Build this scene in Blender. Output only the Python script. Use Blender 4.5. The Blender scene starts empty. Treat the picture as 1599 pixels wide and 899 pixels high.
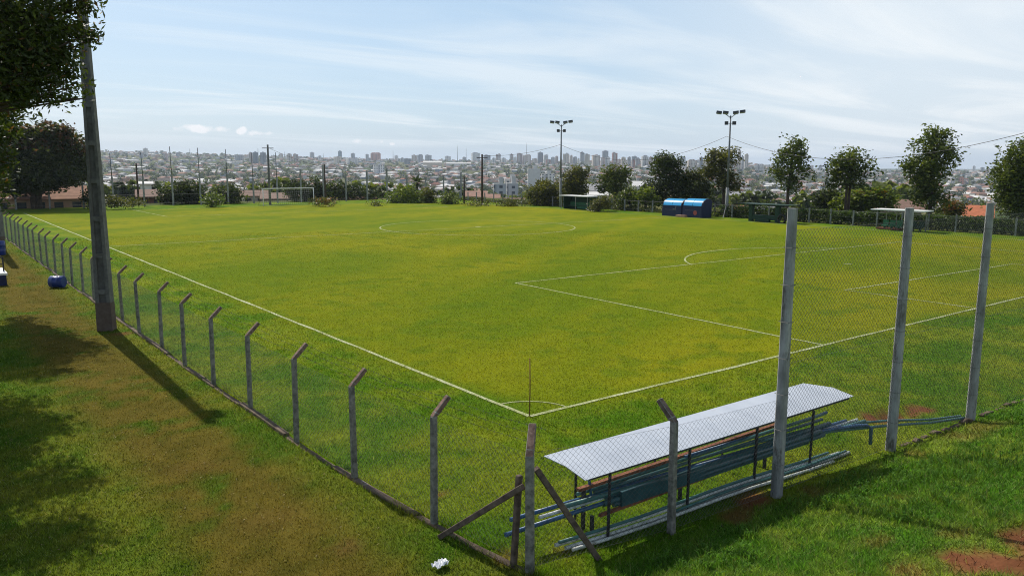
import bpy, bmesh, math, random
import numpy as np
from mathutils import Matrix, Vector
R = random.Random(7)
RNG = np.random.default_rng(11)
SC = bpy.context.scene
COL = SC.collection

# ------------------------------------------------------------------ camera
F_PX, CAM = 1226.56, np.array([-10.806, -13.433, 5.619])
YAW, PITCH, ROLL = 0.6538, 0.1531, 0.003
FW = np.array([math.sin(YAW)*math.cos(PITCH), math.cos(YAW)*math.cos(PITCH), -math.sin(PITCH)])
_r = np.array([math.cos(YAW), -math.sin(YAW), 0.0]); _u = np.cross(_r, FW)
RT = _r*math.cos(ROLL) + _u*math.sin(ROLL)
UP = -_r*math.sin(ROLL) + _u*math.cos(ROLL)
cam_d = bpy.data.cameras.new('camera'); cam = bpy.data.objects.new('camera', cam_d); COL.objects.link(cam)
cam_d.sensor_width = 36; cam_d.lens = F_PX/1599*36; cam_d.clip_start = 0.1; cam_d.clip_end = 30000
M = Matrix(((RT[0], UP[0], -FW[0], CAM[0]), (RT[1], UP[1], -FW[1], CAM[1]), (RT[2], UP[2], -FW[2], CAM[2]), (0, 0, 0, 1)))
cam.matrix_world = M
SC.camera = cam

# ------------------------------------------------------------------ light, sky, exposure
SUN_EL, SUN_AZ = math.radians(45), math.radians(0.8)
sd = bpy.data.lights.new('sun', 'SUN'); sun = bpy.data.objects.new('sun', sd); COL.objects.link(sun)
sd.energy = 5.0; sd.angle = math.radians(0.5); sd.color = (1.0, 0.94, 0.84)
sun.rotation_euler = (-(math.pi/2 - SUN_EL), 0, -SUN_AZ)
SC.view_settings.view_transform = 'Standard'; SC.view_settings.look = 'None'
SC.view_settings.exposure = 0.09; SC.view_settings.gamma = 1.0
SC.render.engine = 'CYCLES'
SC.cycles.use_denoising = True; SC.cycles.denoising_prefilter = 'NONE'; SC.cycles.denoising_input_passes = 'RGB_ALBEDO_NORMAL'
SC.cycles.filter_width = 1.05; SC.cycles.max_bounces = 8; SC.cycles.transparent_max_bounces = 8; SC.cycles.volume_bounces = 0
SC.cycles.diffuse_bounces = 3

W = bpy.data.worlds.new('World'); SC.world = W; W.use_nodes = True
nt = W.node_tree; nt.nodes.clear()
def N(tree, typ, **kw):
    n = tree.nodes.new(typ)
    for k, v in kw.items():
        if k in n.inputs: n.inputs[k].default_value = v
        else: setattr(n, k, v)
    return n
def MATH(tree, op, a, b=None, c=None):
    n = tree.nodes.new('ShaderNodeMath'); n.operation = op
    for i, v in enumerate((a, b, c)):
        if v is None: continue
        if isinstance(v, (int, float)): n.inputs[i].default_value = v
        else: tree.links.new(v, n.inputs[i])
    return n.outputs[0]
L = nt.links.new
sky = N(nt, 'ShaderNodeTexSky', sky_type='NISHITA', sun_disc=False)
sky.sun_elevation = SUN_EL; sky.sun_rotation = SUN_AZ; sky.air_density = 1.0; sky.dust_density = 1.2; sky.ozone_density = 1.5
tc = N(nt, 'ShaderNodeTexCoord')
sep = N(nt, 'ShaderNodeSeparateXYZ'); L(tc.outputs['Generated'], sep.inputs[0])
zc = MATH(nt, 'ADD', MATH(nt, 'MAXIMUM', sep.outputs[2], 0.0), 0.06)
px = MATH(nt, 'DIVIDE', sep.outputs[0], zc); py = MATH(nt, 'DIVIDE', sep.outputs[1], zc)
cmb = N(nt, 'ShaderNodeCombineXYZ'); L(px, cmb.inputs[0]); L(py, cmb.inputs[1])
mp = N(nt, 'ShaderNodeMapping'); L(cmb.outputs[0], mp.inputs[0])
mp.inputs['Rotation'].default_value = (0, 0, 0.75); mp.inputs['Scale'].default_value = (0.34, 0.95, 1)
n1 = N(nt, 'ShaderNodeTexNoise', Scale=0.8, Detail=7.0, Roughness=0.55, Distortion=0.6); L(mp.outputs[0], n1.inputs['Vector'])
r1 = N(nt, 'ShaderNodeMapRange'); L(n1.outputs[0], r1.inputs[0]); r1.interpolation_type = 'SMOOTHSTEP'
r1.inputs[1].default_value = 0.43; r1.inputs[2].default_value = 0.66
n2 = N(nt, 'ShaderNodeTexNoise', Scale=0.16, Detail=3.0); L(mp.outputs[0], n2.inputs['Vector'])
r2 = N(nt, 'ShaderNodeMapRange'); L(n2.outputs[0], r2.inputs[0])
r2.inputs[1].default_value = 0.35; r2.inputs[2].default_value = 0.65; r2.inputs[3].default_value = 0.25; r2.inputs[4].default_value = 0.95
# a thicker veil of thin cloud towards the right of the view (towards +X)
az = MATH(nt, 'ARCTAN2', sep.outputs[0], sep.outputs[1])
veil = N(nt, 'ShaderNodeMapRange'); L(az, veil.inputs[0]); veil.interpolation_type = 'SMOOTHSTEP'
veil.inputs[1].default_value = 0.62; veil.inputs[2].default_value = 1.15; veil.inputs[4].default_value = 0.55
wisps = MATH(nt, 'MULTIPLY', r1.outputs[0], r2.outputs[0])
low = N(nt, 'ShaderNodeMapRange'); L(sep.outputs[2], low.inputs[0]); low.interpolation_type = 'SMOOTHSTEP'
low.inputs[1].default_value = 0.30; low.inputs[2].default_value = 0.62; low.inputs[3].default_value = 1.0; low.inputs[4].default_value = 0.12
cl = MATH(nt, 'MULTIPLY', MATH(nt, 'MINIMUM', MATH(nt, 'ADD', MATH(nt, 'MULTIPLY', wisps, 0.95), veil.outputs[0]), 0.92), low.outputs[0])
base = MATH(nt, 'MULTIPLY', low.outputs[0], 0.62)
# small bright puffs low over the town
el = MATH(nt, 'ARCSINE', sep.outputs[2])
npf = N(nt, 'ShaderNodeTexNoise', Scale=55.0, Detail=4.0); L(tc.outputs['Generated'], npf.inputs['Vector'])
def px_ray(x, y):
    d = FW + RT*(x - 799.5)/F_PX - UP*(y - 449.5)/F_PX
    return d/np.linalg.norm(d)
puff = None
for (cx, cy, w, h) in ((317, 201, 38, 6.5), (378, 204, 9, 6), (404, 208, 20, 5), (557, 220, 9, 4.5), (595, 221, 7, 4), (612, 225, 5, 2.5), (1250, 120, 1, 1)):
    d = px_ray(cx, cy); a0, e0 = math.atan2(d[0], d[1]), math.asin(d[2])
    ex = MATH(nt, 'POWER', MATH(nt, 'MULTIPLY', MATH(nt, 'SUBTRACT', az, a0), F_PX/w), 2.0)
    ey = MATH(nt, 'POWER', MATH(nt, 'MULTIPLY', MATH(nt, 'SUBTRACT', el, e0), F_PX/h), 2.0)
    v = MATH(nt, 'ADD', MATH(nt, 'ADD', ex, ey), MATH(nt, 'MULTIPLY', MATH(nt, 'SUBTRACT', npf.outputs[0], 0.5), 3.4))
    m = N(nt, 'ShaderNodeMapRange'); L(v, m.inputs[0]); m.inputs[1].default_value = 1.0; m.inputs[2].default_value = 0.35
    puff = m.outputs[0] if puff is None else MATH(nt, 'MAXIMUM', puff, m.outputs[0])
SKY_S = 0.10
mul0 = N(nt, 'ShaderNodeMix', data_type='RGBA'); L(base, mul0.inputs[0]); L(sky.outputs[0], mul0.inputs[6]); mul0.inputs[7].default_value = (4.7, 6.7, 8.8, 1)
mulA = N(nt, 'ShaderNodeMix', data_type='RGBA'); L(cl, mulA.inputs[0]); L(mul0.outputs[2], mulA.inputs[6]); mulA.inputs[7].default_value = (9.0, 9.4, 9.6, 1)
mulB = N(nt, 'ShaderNodeMix', data_type='RGBA'); L(puff, mulB.inputs[0]); L(mulA.outputs[2], mulB.inputs[6]); mulB.inputs[7].default_value = (9.5, 9.5, 9.6, 1)
bg = N(nt, 'ShaderNodeBackground', Strength=SKY_S); L(mulB.outputs[2], bg.inputs[0])
wo = N(nt, 'ShaderNodeOutputWorld'); L(bg.outputs[0], wo.inputs[0])

# ------------------------------------------------------------------ picture geometry helpers (photo pixel -> place)
def ray(x, y): return FW + RT*(x - 799.5)/F_PX - UP*(y - 449.5)/F_PX
def gnd(x, y, z=0.0):
    d = ray(x, y); return CAM + d*((z - CAM[2])/d[2])
def onY(x, y, Y):
    d = ray(x, y); return CAM + d*((Y - CAM[1])/d[1])
def onX(x, y, X):
    d = ray(x, y); return CAM + d*((X - CAM[0])/d[0])
def far(x, y, D):
    d = ray(x, y); return CAM + d*(D/math.hypot(d[0], d[1]))
def proj(P):
    d = np.asarray(P, float) - CAM; z = d @ FW
    return 799.5 + F_PX*(d @ RT)/z, 449.5 - F_PX*(d @ UP)/z

# ------------------------------------------------------------------ noise
def _hash(ix, iy, s):
    h = (ix.astype(np.int64)*374761393 + iy.astype(np.int64)*668265263 + s*1442695041) & 0x7fffffff
    h = ((h ^ (h >> 13))*1274126177) & 0x7fffffff
    return ((h ^ (h >> 16)) & 0xffff)/65535.0
def vnoise(x, y, s=0):
    x = np.asarray(x, float); y = np.asarray(y, float)
    ix, iy = np.floor(x), np.floor(y); fx, fy = x - ix, y - iy
    fx = fx*fx*(3 - 2*fx); fy = fy*fy*(3 - 2*fy)
    a = _hash(ix, iy, s); b = _hash(ix+1, iy, s); c = _hash(ix, iy+1, s); d = _hash(ix+1, iy+1, s)
    return (a*(1-fx)+b*fx)*(1-fy) + (c*(1-fx)+d*fx)*fy
def fbm(x, y, s=0, o=4):
    t = 0; a = 0.5; n = 0
    for i in range(o):
        t = t + a*vnoise(np.asarray(x)*2**i, np.asarray(y)*2**i, s+i*17); n += a; a *= 0.5
    return t/n
def sstep(a, b, x):
    t = np.clip((np.asarray(x, float)-a)/(b-a), 0, 1); return t*t*(3-2*t)

# ------------------------------------------------------------------ object helpers
def link(o, parent=None):
    COL.objects.link(o)
    if parent is not None: o.parent = parent
    return o
def tag(o, label=None, cat=None, group=None, kind=None):
    if label: o['label'] = label
    if cat: o['category'] = cat
    if group: o['group'] = group
    if kind: o['kind'] = kind
    return o
def empty(name, loc=(0, 0, 0), rz=0.0):
    o = bpy.data.objects.new(name, None); o.location = loc; o.rotation_euler = (0, 0, rz); o.empty_display_size = 0.2
    return link(o)
class MB:
    """collects boxes, bars and tubes; build() links them as one mesh"""
    def __init__(s): s.v = []; s.f = []; s.m = []; s.sm = []
    def add(s, vs, fs, mi=0, smooth=False):
        o = len(s.v); s.v += [tuple(map(float, p)) for p in vs]
        for f in fs: s.f.append(tuple(o+i for i in f)); s.m.append(mi); s.sm.append(smooth)
    def box(s, c, d, mi=0, rot=None):
        hx, hy, hz = d[0]/2, d[1]/2, d[2]/2
        P = [Vector((sx*hx, sy*hy, sz*hz)) for sz in (-1, 1) for sx, sy in ((-1, -1), (1, -1), (1, 1), (-1, 1))]
        if rot is not None: P = [rot @ p for p in P]
        P = [p + Vector(c) for p in P]
        s.add(P, [(3, 2, 1, 0), (4, 5, 6, 7), (0, 1, 5, 4), (1, 2, 6, 5), (2, 3, 7, 6), (3, 0, 4, 7)], mi)
    def prism(s, sections, mi=0, smooth=False, cap=True):
        n = len(sections[0]); vs = [p for sec in sections for p in sec]; fs = []
        for k in range(len(sections)-1):
            for i in range(n): fs.append((k*n+i, k*n+(i+1) % n, (k+1)*n+(i+1) % n, (k+1)*n+i))
        s.add(vs, fs, mi, smooth)
        if cap:
            o = len(s.v)-len(vs); s.f.append(tuple(o+i for i in reversed(range(n)))); s.m.append(mi); s.sm.append(False)
            s.f.append(tuple(o+(len(sections)-1)*n+i for i in range(n))); s.m.append(mi); s.sm.append(False)
    def tube(s, pts, rad, n=8, mi=0, smooth=True, phase=0.0, cap=True):
        pts = [Vector(p) for p in pts]; rad = [rad]*len(pts) if isinstance(rad, (int, float)) else rad
        secs = []; prev = None
        for i, p in enumerate(pts):
            t = ((pts[min(i+1, len(pts)-1)] - pts[max(i-1, 0)])).normalized()
            if prev is None: a = t.cross(Vector((0, 0, 1))) if abs(t.z) < .95 else t.cross(Vector((0, 1, 0)))
            else: a = prev - t*prev.dot(t)
            a.normalize(); b = t.cross(a); prev = a
            secs.append([p + (a*math.cos(2*math.pi*k/n+phase) + b*math.sin(2*math.pi*k/n+phase))*rad[i] for k in range(n)])
        s.prism(secs, mi, smooth, cap)
    def bar(s, a, b, w, h=None, mi=0):
        """square bar from a to b"""
        h = h or w; a, b = Vector(a), Vector(b); t = (b-a).normalized()
        x = t.cross(Vector((0, 0, 1))) if abs(t.z) < .95 else Vector((1, 0, 0)); x = (x - t*x.dot(t)).normalized(); y = t.cross(x)
        secs = [[p + x*sx*w/2 + y*sy*h/2 for sx, sy in ((-1, -1), (1, -1), (1, 1), (-1, 1))] for p in (a, b)]
        s.prism(secs, mi)
    def build(s, name, mats, parent=None, bevel=0.0, label=None):
        me = bpy.data.meshes.new(name); me.from_pydata(s.v, [], s.f)
        for m in (mats if isinstance(mats, (list, tuple)) else [mats]): me.materials.append(m)
        me.polygons.foreach_set('material_index', s.m); me.polygons.foreach_set('use_smooth', s.sm); me.update()
        bm = bmesh.new(); bm.from_mesh(me); bmesh.ops.recalc_face_normals(bm, faces=bm.faces)
        if bevel > 0:
            bmesh.ops.bevel(bm, geom=list(bm.edges), offset=bevel, segments=1, affect='EDGES', clamp_overlap=True)
        bm.to_mesh(me); bm.free()
        o = link(bpy.data.objects.new(name, me), parent)
        if label: o['label'] = label
        return o
def np_mesh(name, V, Fc, mats, col=None, parent=None, mi=None, smooth=False):
    """V (n,3); Fc (m,k) equal-sized faces; col (n,3) colour attribute 'tint'"""
    me = bpy.data.meshes.new(name); n, k = Fc.shape
    me.vertices.add(len(V)); me.vertices.foreach_set('co', np.ascontiguousarray(V, np.float32).ravel())
    me.loops.add(n*k); me.loops.foreach_set('vertex_index', np.ascontiguousarray(Fc, np.int32).ravel())
    me.polygons.add(n); me.polygons.foreach_set('loop_start', np.arange(0, n*k, k, dtype=np.int32))
    if mi is not None: me.polygons.foreach_set('material_index', np.ascontiguousarray(mi, np.int32))
    me.polygons.foreach_set('use_smooth', np.full(n, smooth))
    for m in (mats if isinstance(mats, (list, tuple)) else [mats]): me.materials.append(m)
    if col is not None:
        at = me.attributes.new('tint', 'FLOAT_COLOR', 'POINT')
        at.data.foreach_set('color', np.concatenate([col, np.ones((len(V), 1))], 1).astype(np.float32).ravel())
    me.update(); me.validate()
    return link(bpy.data.objects.new(name, me), parent)

# ------------------------------------------------------------------ materials
MATS = {}
def mat(name, base, dark=None, scale=6.0, rough=0.8, metal=0.0, bump=0.0, lo=0.35, hi=0.65, detail=6.0, stain=None, stain_scale=1.5, stain_at=0.6, spec=0.3, stretch=(1, 1, 1)):
    if name in MATS: return MATS[name]
    m = bpy.data.materials.new(name); m.use_nodes = True; t = m.node_tree; p = t.nodes['Principled BSDF']
    p.inputs['Roughness'].default_value = rough; p.inputs['Metallic'].default_value = metal
    p.inputs['Specular IOR Level'].default_value = spec
    co = N(t, 'ShaderNodeTexCoord'); mpn = N(t, 'ShaderNodeMapping'); t.links.new(co.outputs['Object'], mpn.inputs[0])
    mpn.inputs['Scale'].default_value = stretch
    nz = N(t, 'ShaderNodeTexNoise', Scale=scale, Detail=detail, Roughness=0.65); t.links.new(mpn.outputs[0], nz.inputs['Vector'])
    mr = N(t, 'ShaderNodeMapRange'); t.links.new(nz.outputs[0], mr.inputs[0]); mr.inputs[1].default_value = lo; mr.inputs[2].default_value = hi
    dark = dark or tuple(c*0.72 for c in base)
    mx = N(t, 'ShaderNodeMix', data_type='RGBA'); t.links.new(mr.outputs[0], mx.inputs[0])
    mx.inputs[6].default_value = (*dark, 1); mx.inputs[7].default_value = (*base, 1); out = mx.outputs[2]
    if stain:
        n2 = N(t, 'ShaderNodeTexNoise', Scale=stain_scale, Detail=5.0, Roughness=0.7); t.links.new(mpn.outputs[0], n2.inputs['Vector'])
        m2 = N(t, 'ShaderNodeMapRange'); t.links.new(n2.outputs[0], m2.inputs[0]); m2.inputs[1].default_value = stain_at; m2.inputs[2].default_value = stain_at+0.1
        x2 = N(t, 'ShaderNodeMix', data_type='RGBA'); t.links.new(m2.outputs[0], x2.inputs[0]); t.links.new(out, x2.inputs[6]); x2.inputs[7].default_value = (*stain, 1); out = x2.outputs[2]
    t.links.new(out, p.inputs['Base Color'])
    if bump:
        b = N(t, 'ShaderNodeBump', Strength=bump, Distance=0.01); t.links.new(nz.outputs[0], b.inputs['Height']); t.links.new(b.outputs[0], p.inputs['Normal'])
    MATS[name] = m; return m
def leaf_mat(name, trans=0.45, rough=0.6, spec=0.25, tcol=(1.0, 1.0, 1.0)):
    """leaf or blade: colour from the mesh's own tint, lets light through"""
    m = bpy.data.materials.new(name); m.use_nodes = True; t = m.node_tree; p = t.nodes['Principled BSDF']
    a = N(t, 'ShaderNodeAttribute', attribute_name='tint'); t.links.new(a.outputs['Color'], p.inputs['Base Color'])
    p.inputs['Roughness'].default_value = rough; p.inputs['Specular IOR Level'].default_value = spec
    tr = N(t, 'ShaderNodeBsdfTranslucent')
    mu = N(t, 'ShaderNodeMix', data_type='RGBA', blend_type='MULTIPLY'); mu.inputs[0].default_value = 1; t.links.new(a.outputs['Color'], mu.inputs[6]); mu.inputs[7].default_value = (*tcol, 1)
    t.links.new(mu.outputs[2], tr.inputs[0])
    ms = N(t, 'ShaderNodeMixShader'); ms.inputs[0].default_value = trans
    t.links.new(p.outputs[0], ms.inputs[1]); t.links.new(tr.outputs[0], ms.inputs[2]); t.links.new(ms.outputs[0], t.nodes['Material Output'].inputs[0])
    return m
M_blade = leaf_mat('grass_blade', 0.5, 0.6, 0.12, (1.25, 1.2, 0.6))
M_leaf = leaf_mat('tree_leaf', 0.42, 0.5, 0.3, (1.25, 1.25, 0.6))
M_conc = mat('weathered_concrete', (0.28, 0.265, 0.235), (0.10, 0.095, 0.082), 9, 0.92, bump=0.6, stain=(0.07, 0.066, 0.055), stain_scale=3.5, stain_at=0.58)
M_conc_top = mat('lichen_stained_concrete', (0.26, 0.17, 0.13), (0.10, 0.06, 0.048), 14, 0.95, bump=0.6, stain=(0.55, 0.50, 0.45), stain_scale=9, stain_at=0.66)
M_conc_pale = mat('pale_painted_concrete', (0.34, 0.34, 0.335), (0.17, 0.168, 0.162), 5, 0.88, bump=0.5, stain=(0.11, 0.10, 0.088), stain_scale=4, stain_at=0.56, stretch=(1, 1, .35))
M_conc_brown = mat('brown_stained_concrete', (0.17, 0.125, 0.10), (0.07, 0.05, 0.04), 8, 0.95, bump=0.6, stain=(0.30, 0.27, 0.23), stain_scale=7, stain_at=0.66)
M_kerb = mat('soil_stained_kerb', (0.17, 0.125, 0.09), (0.07, 0.05, 0.035), 4, 0.95, bump=0.8, stain=(0.30, 0.28, 0.25), stain_scale=2.0, stain_at=0.62)
M_pole = mat('pole_concrete', (0.17, 0.168, 0.158), (0.10, 0.097, 0.09), 5, 0.9, bump=0.4, stain=(0.10, 0.09, 0.08), stain_scale=2.2, stain_at=0.6)
M_pole_red = mat('soil_splashed_concrete', (0.135, 0.105, 0.088), (0.10, 0.07, 0.055), 5, 0.95, bump=0.4)
M_wire_l = mat('pale_galvanised_wire', (0.25, 0.255, 0.25), (0.16, 0.16, 0.155), 20, 0.5, 0.3)
M_wire = mat('galvanised_wire', (0.16, 0.16, 0.155), (0.09, 0.085, 0.08), 20, 0.6, 0.3)
M_roofw = mat('white_sheet_metal', (0.46, 0.50, 0.56), (0.38, 0.42, 0.48), 2.2, 0.45, 0.0, spec=0.5, stain=(0.36, 0.375, 0.39), stain_scale=1.1, stain_at=0.62, stretch=(1, 0.3, 1))
M_rust = mat('rust_paint', (0.26, 0.10, 0.05), (0.12, 0.045, 0.025), 9, 0.85, bump=0.3)
M_iron = mat('dark_iron', (0.05, 0.05, 0.055), (0.025, 0.025, 0.03), 12, 0.6, 0.3)
M_pipe_b = mat('blue_pipe_paint', (0.03, 0.115, 0.25), (0.02, 0.065, 0.14), 7, 0.4, spec=0.5, stain=(0.3, 0.14, 0.07), stain_scale=3, stain_at=0.68)
M_pipe_g = mat('green_pipe_paint', (0.06, 0.19, 0.175), (0.03, 0.10, 0.10), 5, 0.42, spec=0.5, stain=(0.25, 0.2, 0.15), stain_scale=3, stain_at=0.7)
M_pipe_t = mat('dark_teal_paint', (0.03, 0.10, 0.12), (0.018, 0.06, 0.07), 5, 0.45, spec=0.5)
M_pipe_w = mat('pale_pipe', (0.66, 0.69, 0.65), (0.36, 0.38, 0.35), 6, 0.5, spec=0.4, stain=(0.22, 0.17, 0.12), stain_scale=4, stain_at=0.62)
M_white = mat('white_paint', (0.80, 0.80, 0.78), (0.66, 0.66, 0.64), 8, 0.5)
M_paper = mat('white_paper', (0.86, 0.86, 0.86), (0.8, 0.8, 0.82), 10, 0.9)
M_drum = mat('blue_plastic', (0.012, 0.04, 0.22), (0.008, 0.025, 0.14), 4, 0.4, spec=0.5)
M_navy = mat('navy_panel', (0.012, 0.022, 0.085), (0.008, 0.014, 0.05), 5, 0.5)
M_green = mat('dark_green_paint', (0.012, 0.05, 0.028), (0.008, 0.03, 0.018), 5, 0.55)
M_green2 = mat('green_seat_plastic', (0.03, 0.16, 0.08), (0.02, 0.10, 0.05), 5, 0.5)
M_bark = mat('bark', (0.10, 0.075, 0.055), (0.035, 0.026, 0.02), 9, 0.95, bump=0.9, stretch=(1, 1, 0.3))
M_wood = mat('dark_pole_wood', (0.085, 0.06, 0.045), (0.04, 0.03, 0.022), 6, 0.95, bump=0.5, stretch=(1, 1, 0.2))
M_steel = mat('grey_steel', (0.20, 0.21, 0.22), (0.13, 0.135, 0.14), 5, 0.5, 0.5)
M_lamp = mat('lamp_housing', (0.06, 0.065, 0.075), (0.04, 0.042, 0.05), 9, 0.5, 0.3)
M_glass = mat('lamp_glass', (0.35, 0.37, 0.40), (0.28, 0.3, 0.32), 9, 0.15)
M_soil = mat('red_soil', (0.30, 0.10, 0.05), (0.15, 0.05, 0.025), 5, 1.0, bump=0.8)
M_win = mat('window_dark', (0.03, 0.035, 0.045), (0.02, 0.022, 0.03), 3, 0.2, spec=0.5)
M_black = mat('black_metal', (0.02, 0.02, 0.022), (0.012, 0.012, 0.013), 9, 0.5)
M_brick = mat('red_brick_wall', (0.26, 0.12, 0.08), (0.17, 0.08, 0.055), 8, 0.9)

# ------------------------------------------------------------------ terrain
PX_AZ = [px_ray(x, 260) for x in (0, 420, 700, 1120, 1230, 1599)]
AZS = [math.atan2(d[0], d[1]) for d in PX_AZ]
DS = np.array([0, 120, 250, 450, 700, 1000, 1500, 2200, 3000, 4200, 7000, 12000], float)
ZL = np.array([0, -2, -12, -20, -22, -18, -4, 18, 52, 66, 66, 66], float)
ZM = np.array([0, -2, -13, -22, -26, -23, -13, 3, 24, 30, 30, 30], float)
ZR = np.array([0, -2, -12, -26, -32, -32, -27, -20, -14, -7, -9, -9], float)
def terrain(x, y):
    x = np.asarray(x, float); y = np.asarray(y, float)
    D = np.hypot(x-CAM[0], y-CAM[1]); a = np.arctan2(x-CAM[0], y-CAM[1])
    zl, zm, zr = np.interp(D, DS, ZL), np.interp(D, DS, ZM), np.interp(D, DS, ZR)
    wl = 1 - sstep(AZS[0], AZS[2], a); wr = sstep(AZS[3]-0.02, AZS[4]+0.05, a)
    zf = zl*wl + zr*wr + zm*np.clip(1-wl-wr, 0, 1)
    zf = zf + (fbm(x/400, y/400, 5)-0.5)*np.clip(D-400, 0, 1500)/1500*14
    s = np.maximum(np.maximum(y-106.5, x-66.5), -60)
    out = sstep(0, 70, s)
    dn = np.maximum(-6.5-y, 0)
    bank = 0.26*dn/(1+dn/12)*sstep(-40, -10, -np.abs(x+2)) + 0*dn
    bank = np.minimum(bank, 2.6)
    near = bank + 0.03*(fbm(x*0.6, y*0.6, 9)-0.5)
    wild = sstep(-60, -140, x) + sstep(-60, -140, y)
    near = near*(1-np.clip(wild, 0, 1))
    return near*(1-out) + zf*out

def seg(a, b): return (np.array(a, float), np.array(b, float))
A0 = 12.2
LINES = [seg((0, 0), (0, 96)), seg((0, 0), (58.8, 0)), seg((58.8, 0), (58.8, 96)), seg((0, 96), (58.8, 96)),
         seg((12.07, 0), (12.41, 16.58)), seg((12.41, 16.58), (49.1, 16.2)), seg((49.1, 16.2), (49.3, 0)),
         seg((23.26, 0), (23.36, 5.77)), seg((23.36, 5.77), (40.87, 5.25)), seg((40.87, 5.25), (41.0, 0)),
         seg((0, 47.3), (58.8, 46.6)), seg((12, 96), (12, 79.5)), seg((12, 79.5), (49, 79.5)), seg((49, 79.5), (49, 96))]
ARCS = [((31.6, 47.2), 9.1, 0, 2*math.pi), ((32.98, 11.1), 9.4, 0.58, math.pi-0.58), ((0, 0), 1.15, 0.0, math.pi/2), ((31.0, 96), 1.1, 0, 0)]
FXY = np.array([(-4.28, -5.6), (-4.34, -5.43), (-4.62, -3.34), (-4.81, -.93), (-4.89, 1.57), (-4.95, 6.88), (-5.0, 14.8), (-4.97, 98)])
def fence_x(y): return np.interp(y, FXY[:, 1], FXY[:, 0])
def line_dist(x, y):
    d = np.full(np.shape(x), 99.0)
    for a, b in LINES:
        u = b-a; l = np.hypot(*u); u = u/l
        t = np.clip((x-a[0])*u[0]+(y-a[1])*u[1], 0, l); d = np.minimum(d, np.hypot(x-a[0]-u[0]*t, y-a[1]-u[1]*t))
    for c, r, a0, a1 in ARCS[:3]:
        an = np.arctan2(y-c[1], x-c[0]) % (2*math.pi)
        d = np.minimum(d, np.where((an >= a0) & (an <= a1), np.abs(np.hypot(x-c[0], y-c[1])-r), 99))
    return d
# bare soil spots: x, y, radius, strength
SOIL = [(6.95, -4.95, 0.8, 1.0), (6.25, -4.82, 0.62, 1.0), (7.6, -5.08, 0.55, 1.0), (-4.35, -4.9, 0.5, .55), (-3.6, -5.2, 0.3, .6), (-0.5, -6.05, 0.5, .75),
        (-3.9, -2.4, 0.22, .8), (-0.3, -9.62, .95, 1.0), (0.7, -10.0, 1.0, 1.0), (-1.1, -9.15, .5, .7), (0.35, -5.78, .55, .95), (1.3, -6.3, .35, .6), (0.5, -9.0, 0.5, .5), (-0.4, -8.3, 0.4, .5), (3.4, -9.5, .9, .6), (-5.5, 15.2, 0.5, .7), (4.6, -6.5, .4, .5), (6.4, -6.6, .7, .5), (-6.0, -3.2, .35, .4),
        (1.6, -7.6, .3, .4), (7.4, -6.6, .8, .5), (-6.9, 1.4, .8, .12), (-6.6, -1.6, .9, .12)]
def mix(a, b, t):
    t = np.asarray(t)[..., None]; return np.asarray(a)*(1-t) + np.asarray(b)*t
def ground_tint(x, y):
    """own colour of the sward and soil at a place; second return: blade height; third: cover"""
    n1, n2, n3 = fbm(x*.12, y*.12, 1), fbm(x*.7, y*.7, 2), fbm(x*2.7, y*2.7, 3)
    sw = fbm(x*.05+y*.03, y*.35-x*.2, 4)
    fld = mix((0.110, 0.158, 0.005), (0.198, 0.203, 0.007), np.clip(0.5+1.5*(n1-.5)+1.3*(sw-.5)+0.8*(n2-.5), 0, 1))
    fld = mix(fld, (0.075, 0.135, 0.006), sstep(.56, .74, n2)*0.6)
    edge = np.minimum(np.minimum(x, y), np.minimum(58.8-x, 96-y))
    margin = mix((0.066, 0.142, 0.007), (0.162, 0.200, 0.013), np.clip(.4+2.2*(n2-.5)+1.2*(n3-.5), 0, 1))
    c = mix(margin, fld, sstep(-1.2, 0.9, edge+1.6*(n2-.5)))
    h = 0.05 - 0.02*sstep(-.6, .4, edge)
    cov = np.ones_like(x)
    # worn path on the left
    out_l = sstep(-.02, -.12, x-fence_x(y))
    pt = np.exp(-((x+6.95+0.5*(n1-.5))/1.35)**4)*sstep(.30, .62, n2*.5+n3*.5+0.14)
    grl = mix((0.054, 0.112, 0.008), (0.125, 0.142, 0.016), np.clip(.45+2.0*(n2-.5)+1.6*(n3-.5), 0, 1))
    pth = mix((0.068, 0.061, 0.008), (0.118, 0.092, 0.015), np.clip(.5+2*(n3-.5), 0, 1))
    cl = mix(grl, pth, np.clip(pt*1.05, 0, 1))
    c = mix(c, cl, out_l); h = h*(1-out_l) + (0.05-0.022*pt)*out_l; cov = cov*(1-out_l) + (1-.3*pt)*out_l
    # lush bank
    bk = sstep(-5.9, -6.4, y)*sstep(-6.2, -4.4, x - (y+6)*0.35)
    bkc = mix((0.072, 0.170, 0.016), (0.205, 0.275, 0.042), np.clip(.42+1.9*(n2-.5)+2.0*(n3-.5), 0, 1))
    c = mix(c, bkc, bk); h = h*(1-bk) + (0.075+0.06*(n2-.5))*bk
    soil = np.zeros_like(x)
    for sx, sy, sr, st in SOIL:
        dd = np.hypot(x-sx, (y-sy)*1.3)/(sr*.8)
        soil = np.maximum(soil, st*sstep(1.15, .55, dd+1.5*(n3-.5)))
    c = mix(c, mix((0.10, 0.040, 0.018), (0.20, 0.080, 0.038), n3), soil); cov = cov*(1-soil*0.93)
    # beyond the ground: rough scrub and the town's green
    s = np.maximum(np.maximum(y-106.0, x-62.6), np.maximum(-30-x, -30-y))
    wild = mix((0.045, 0.075, 0.016), (0.15, 0.13, 0.05), np.clip(.45+1.8*(fbm(x*.02, y*.02, 6)-.5)+1.2*(n1-.5), 0, 1))
    c = mix(c, wild, sstep(0, 1.5, s)); 
    return c, h, cov, soil
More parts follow.
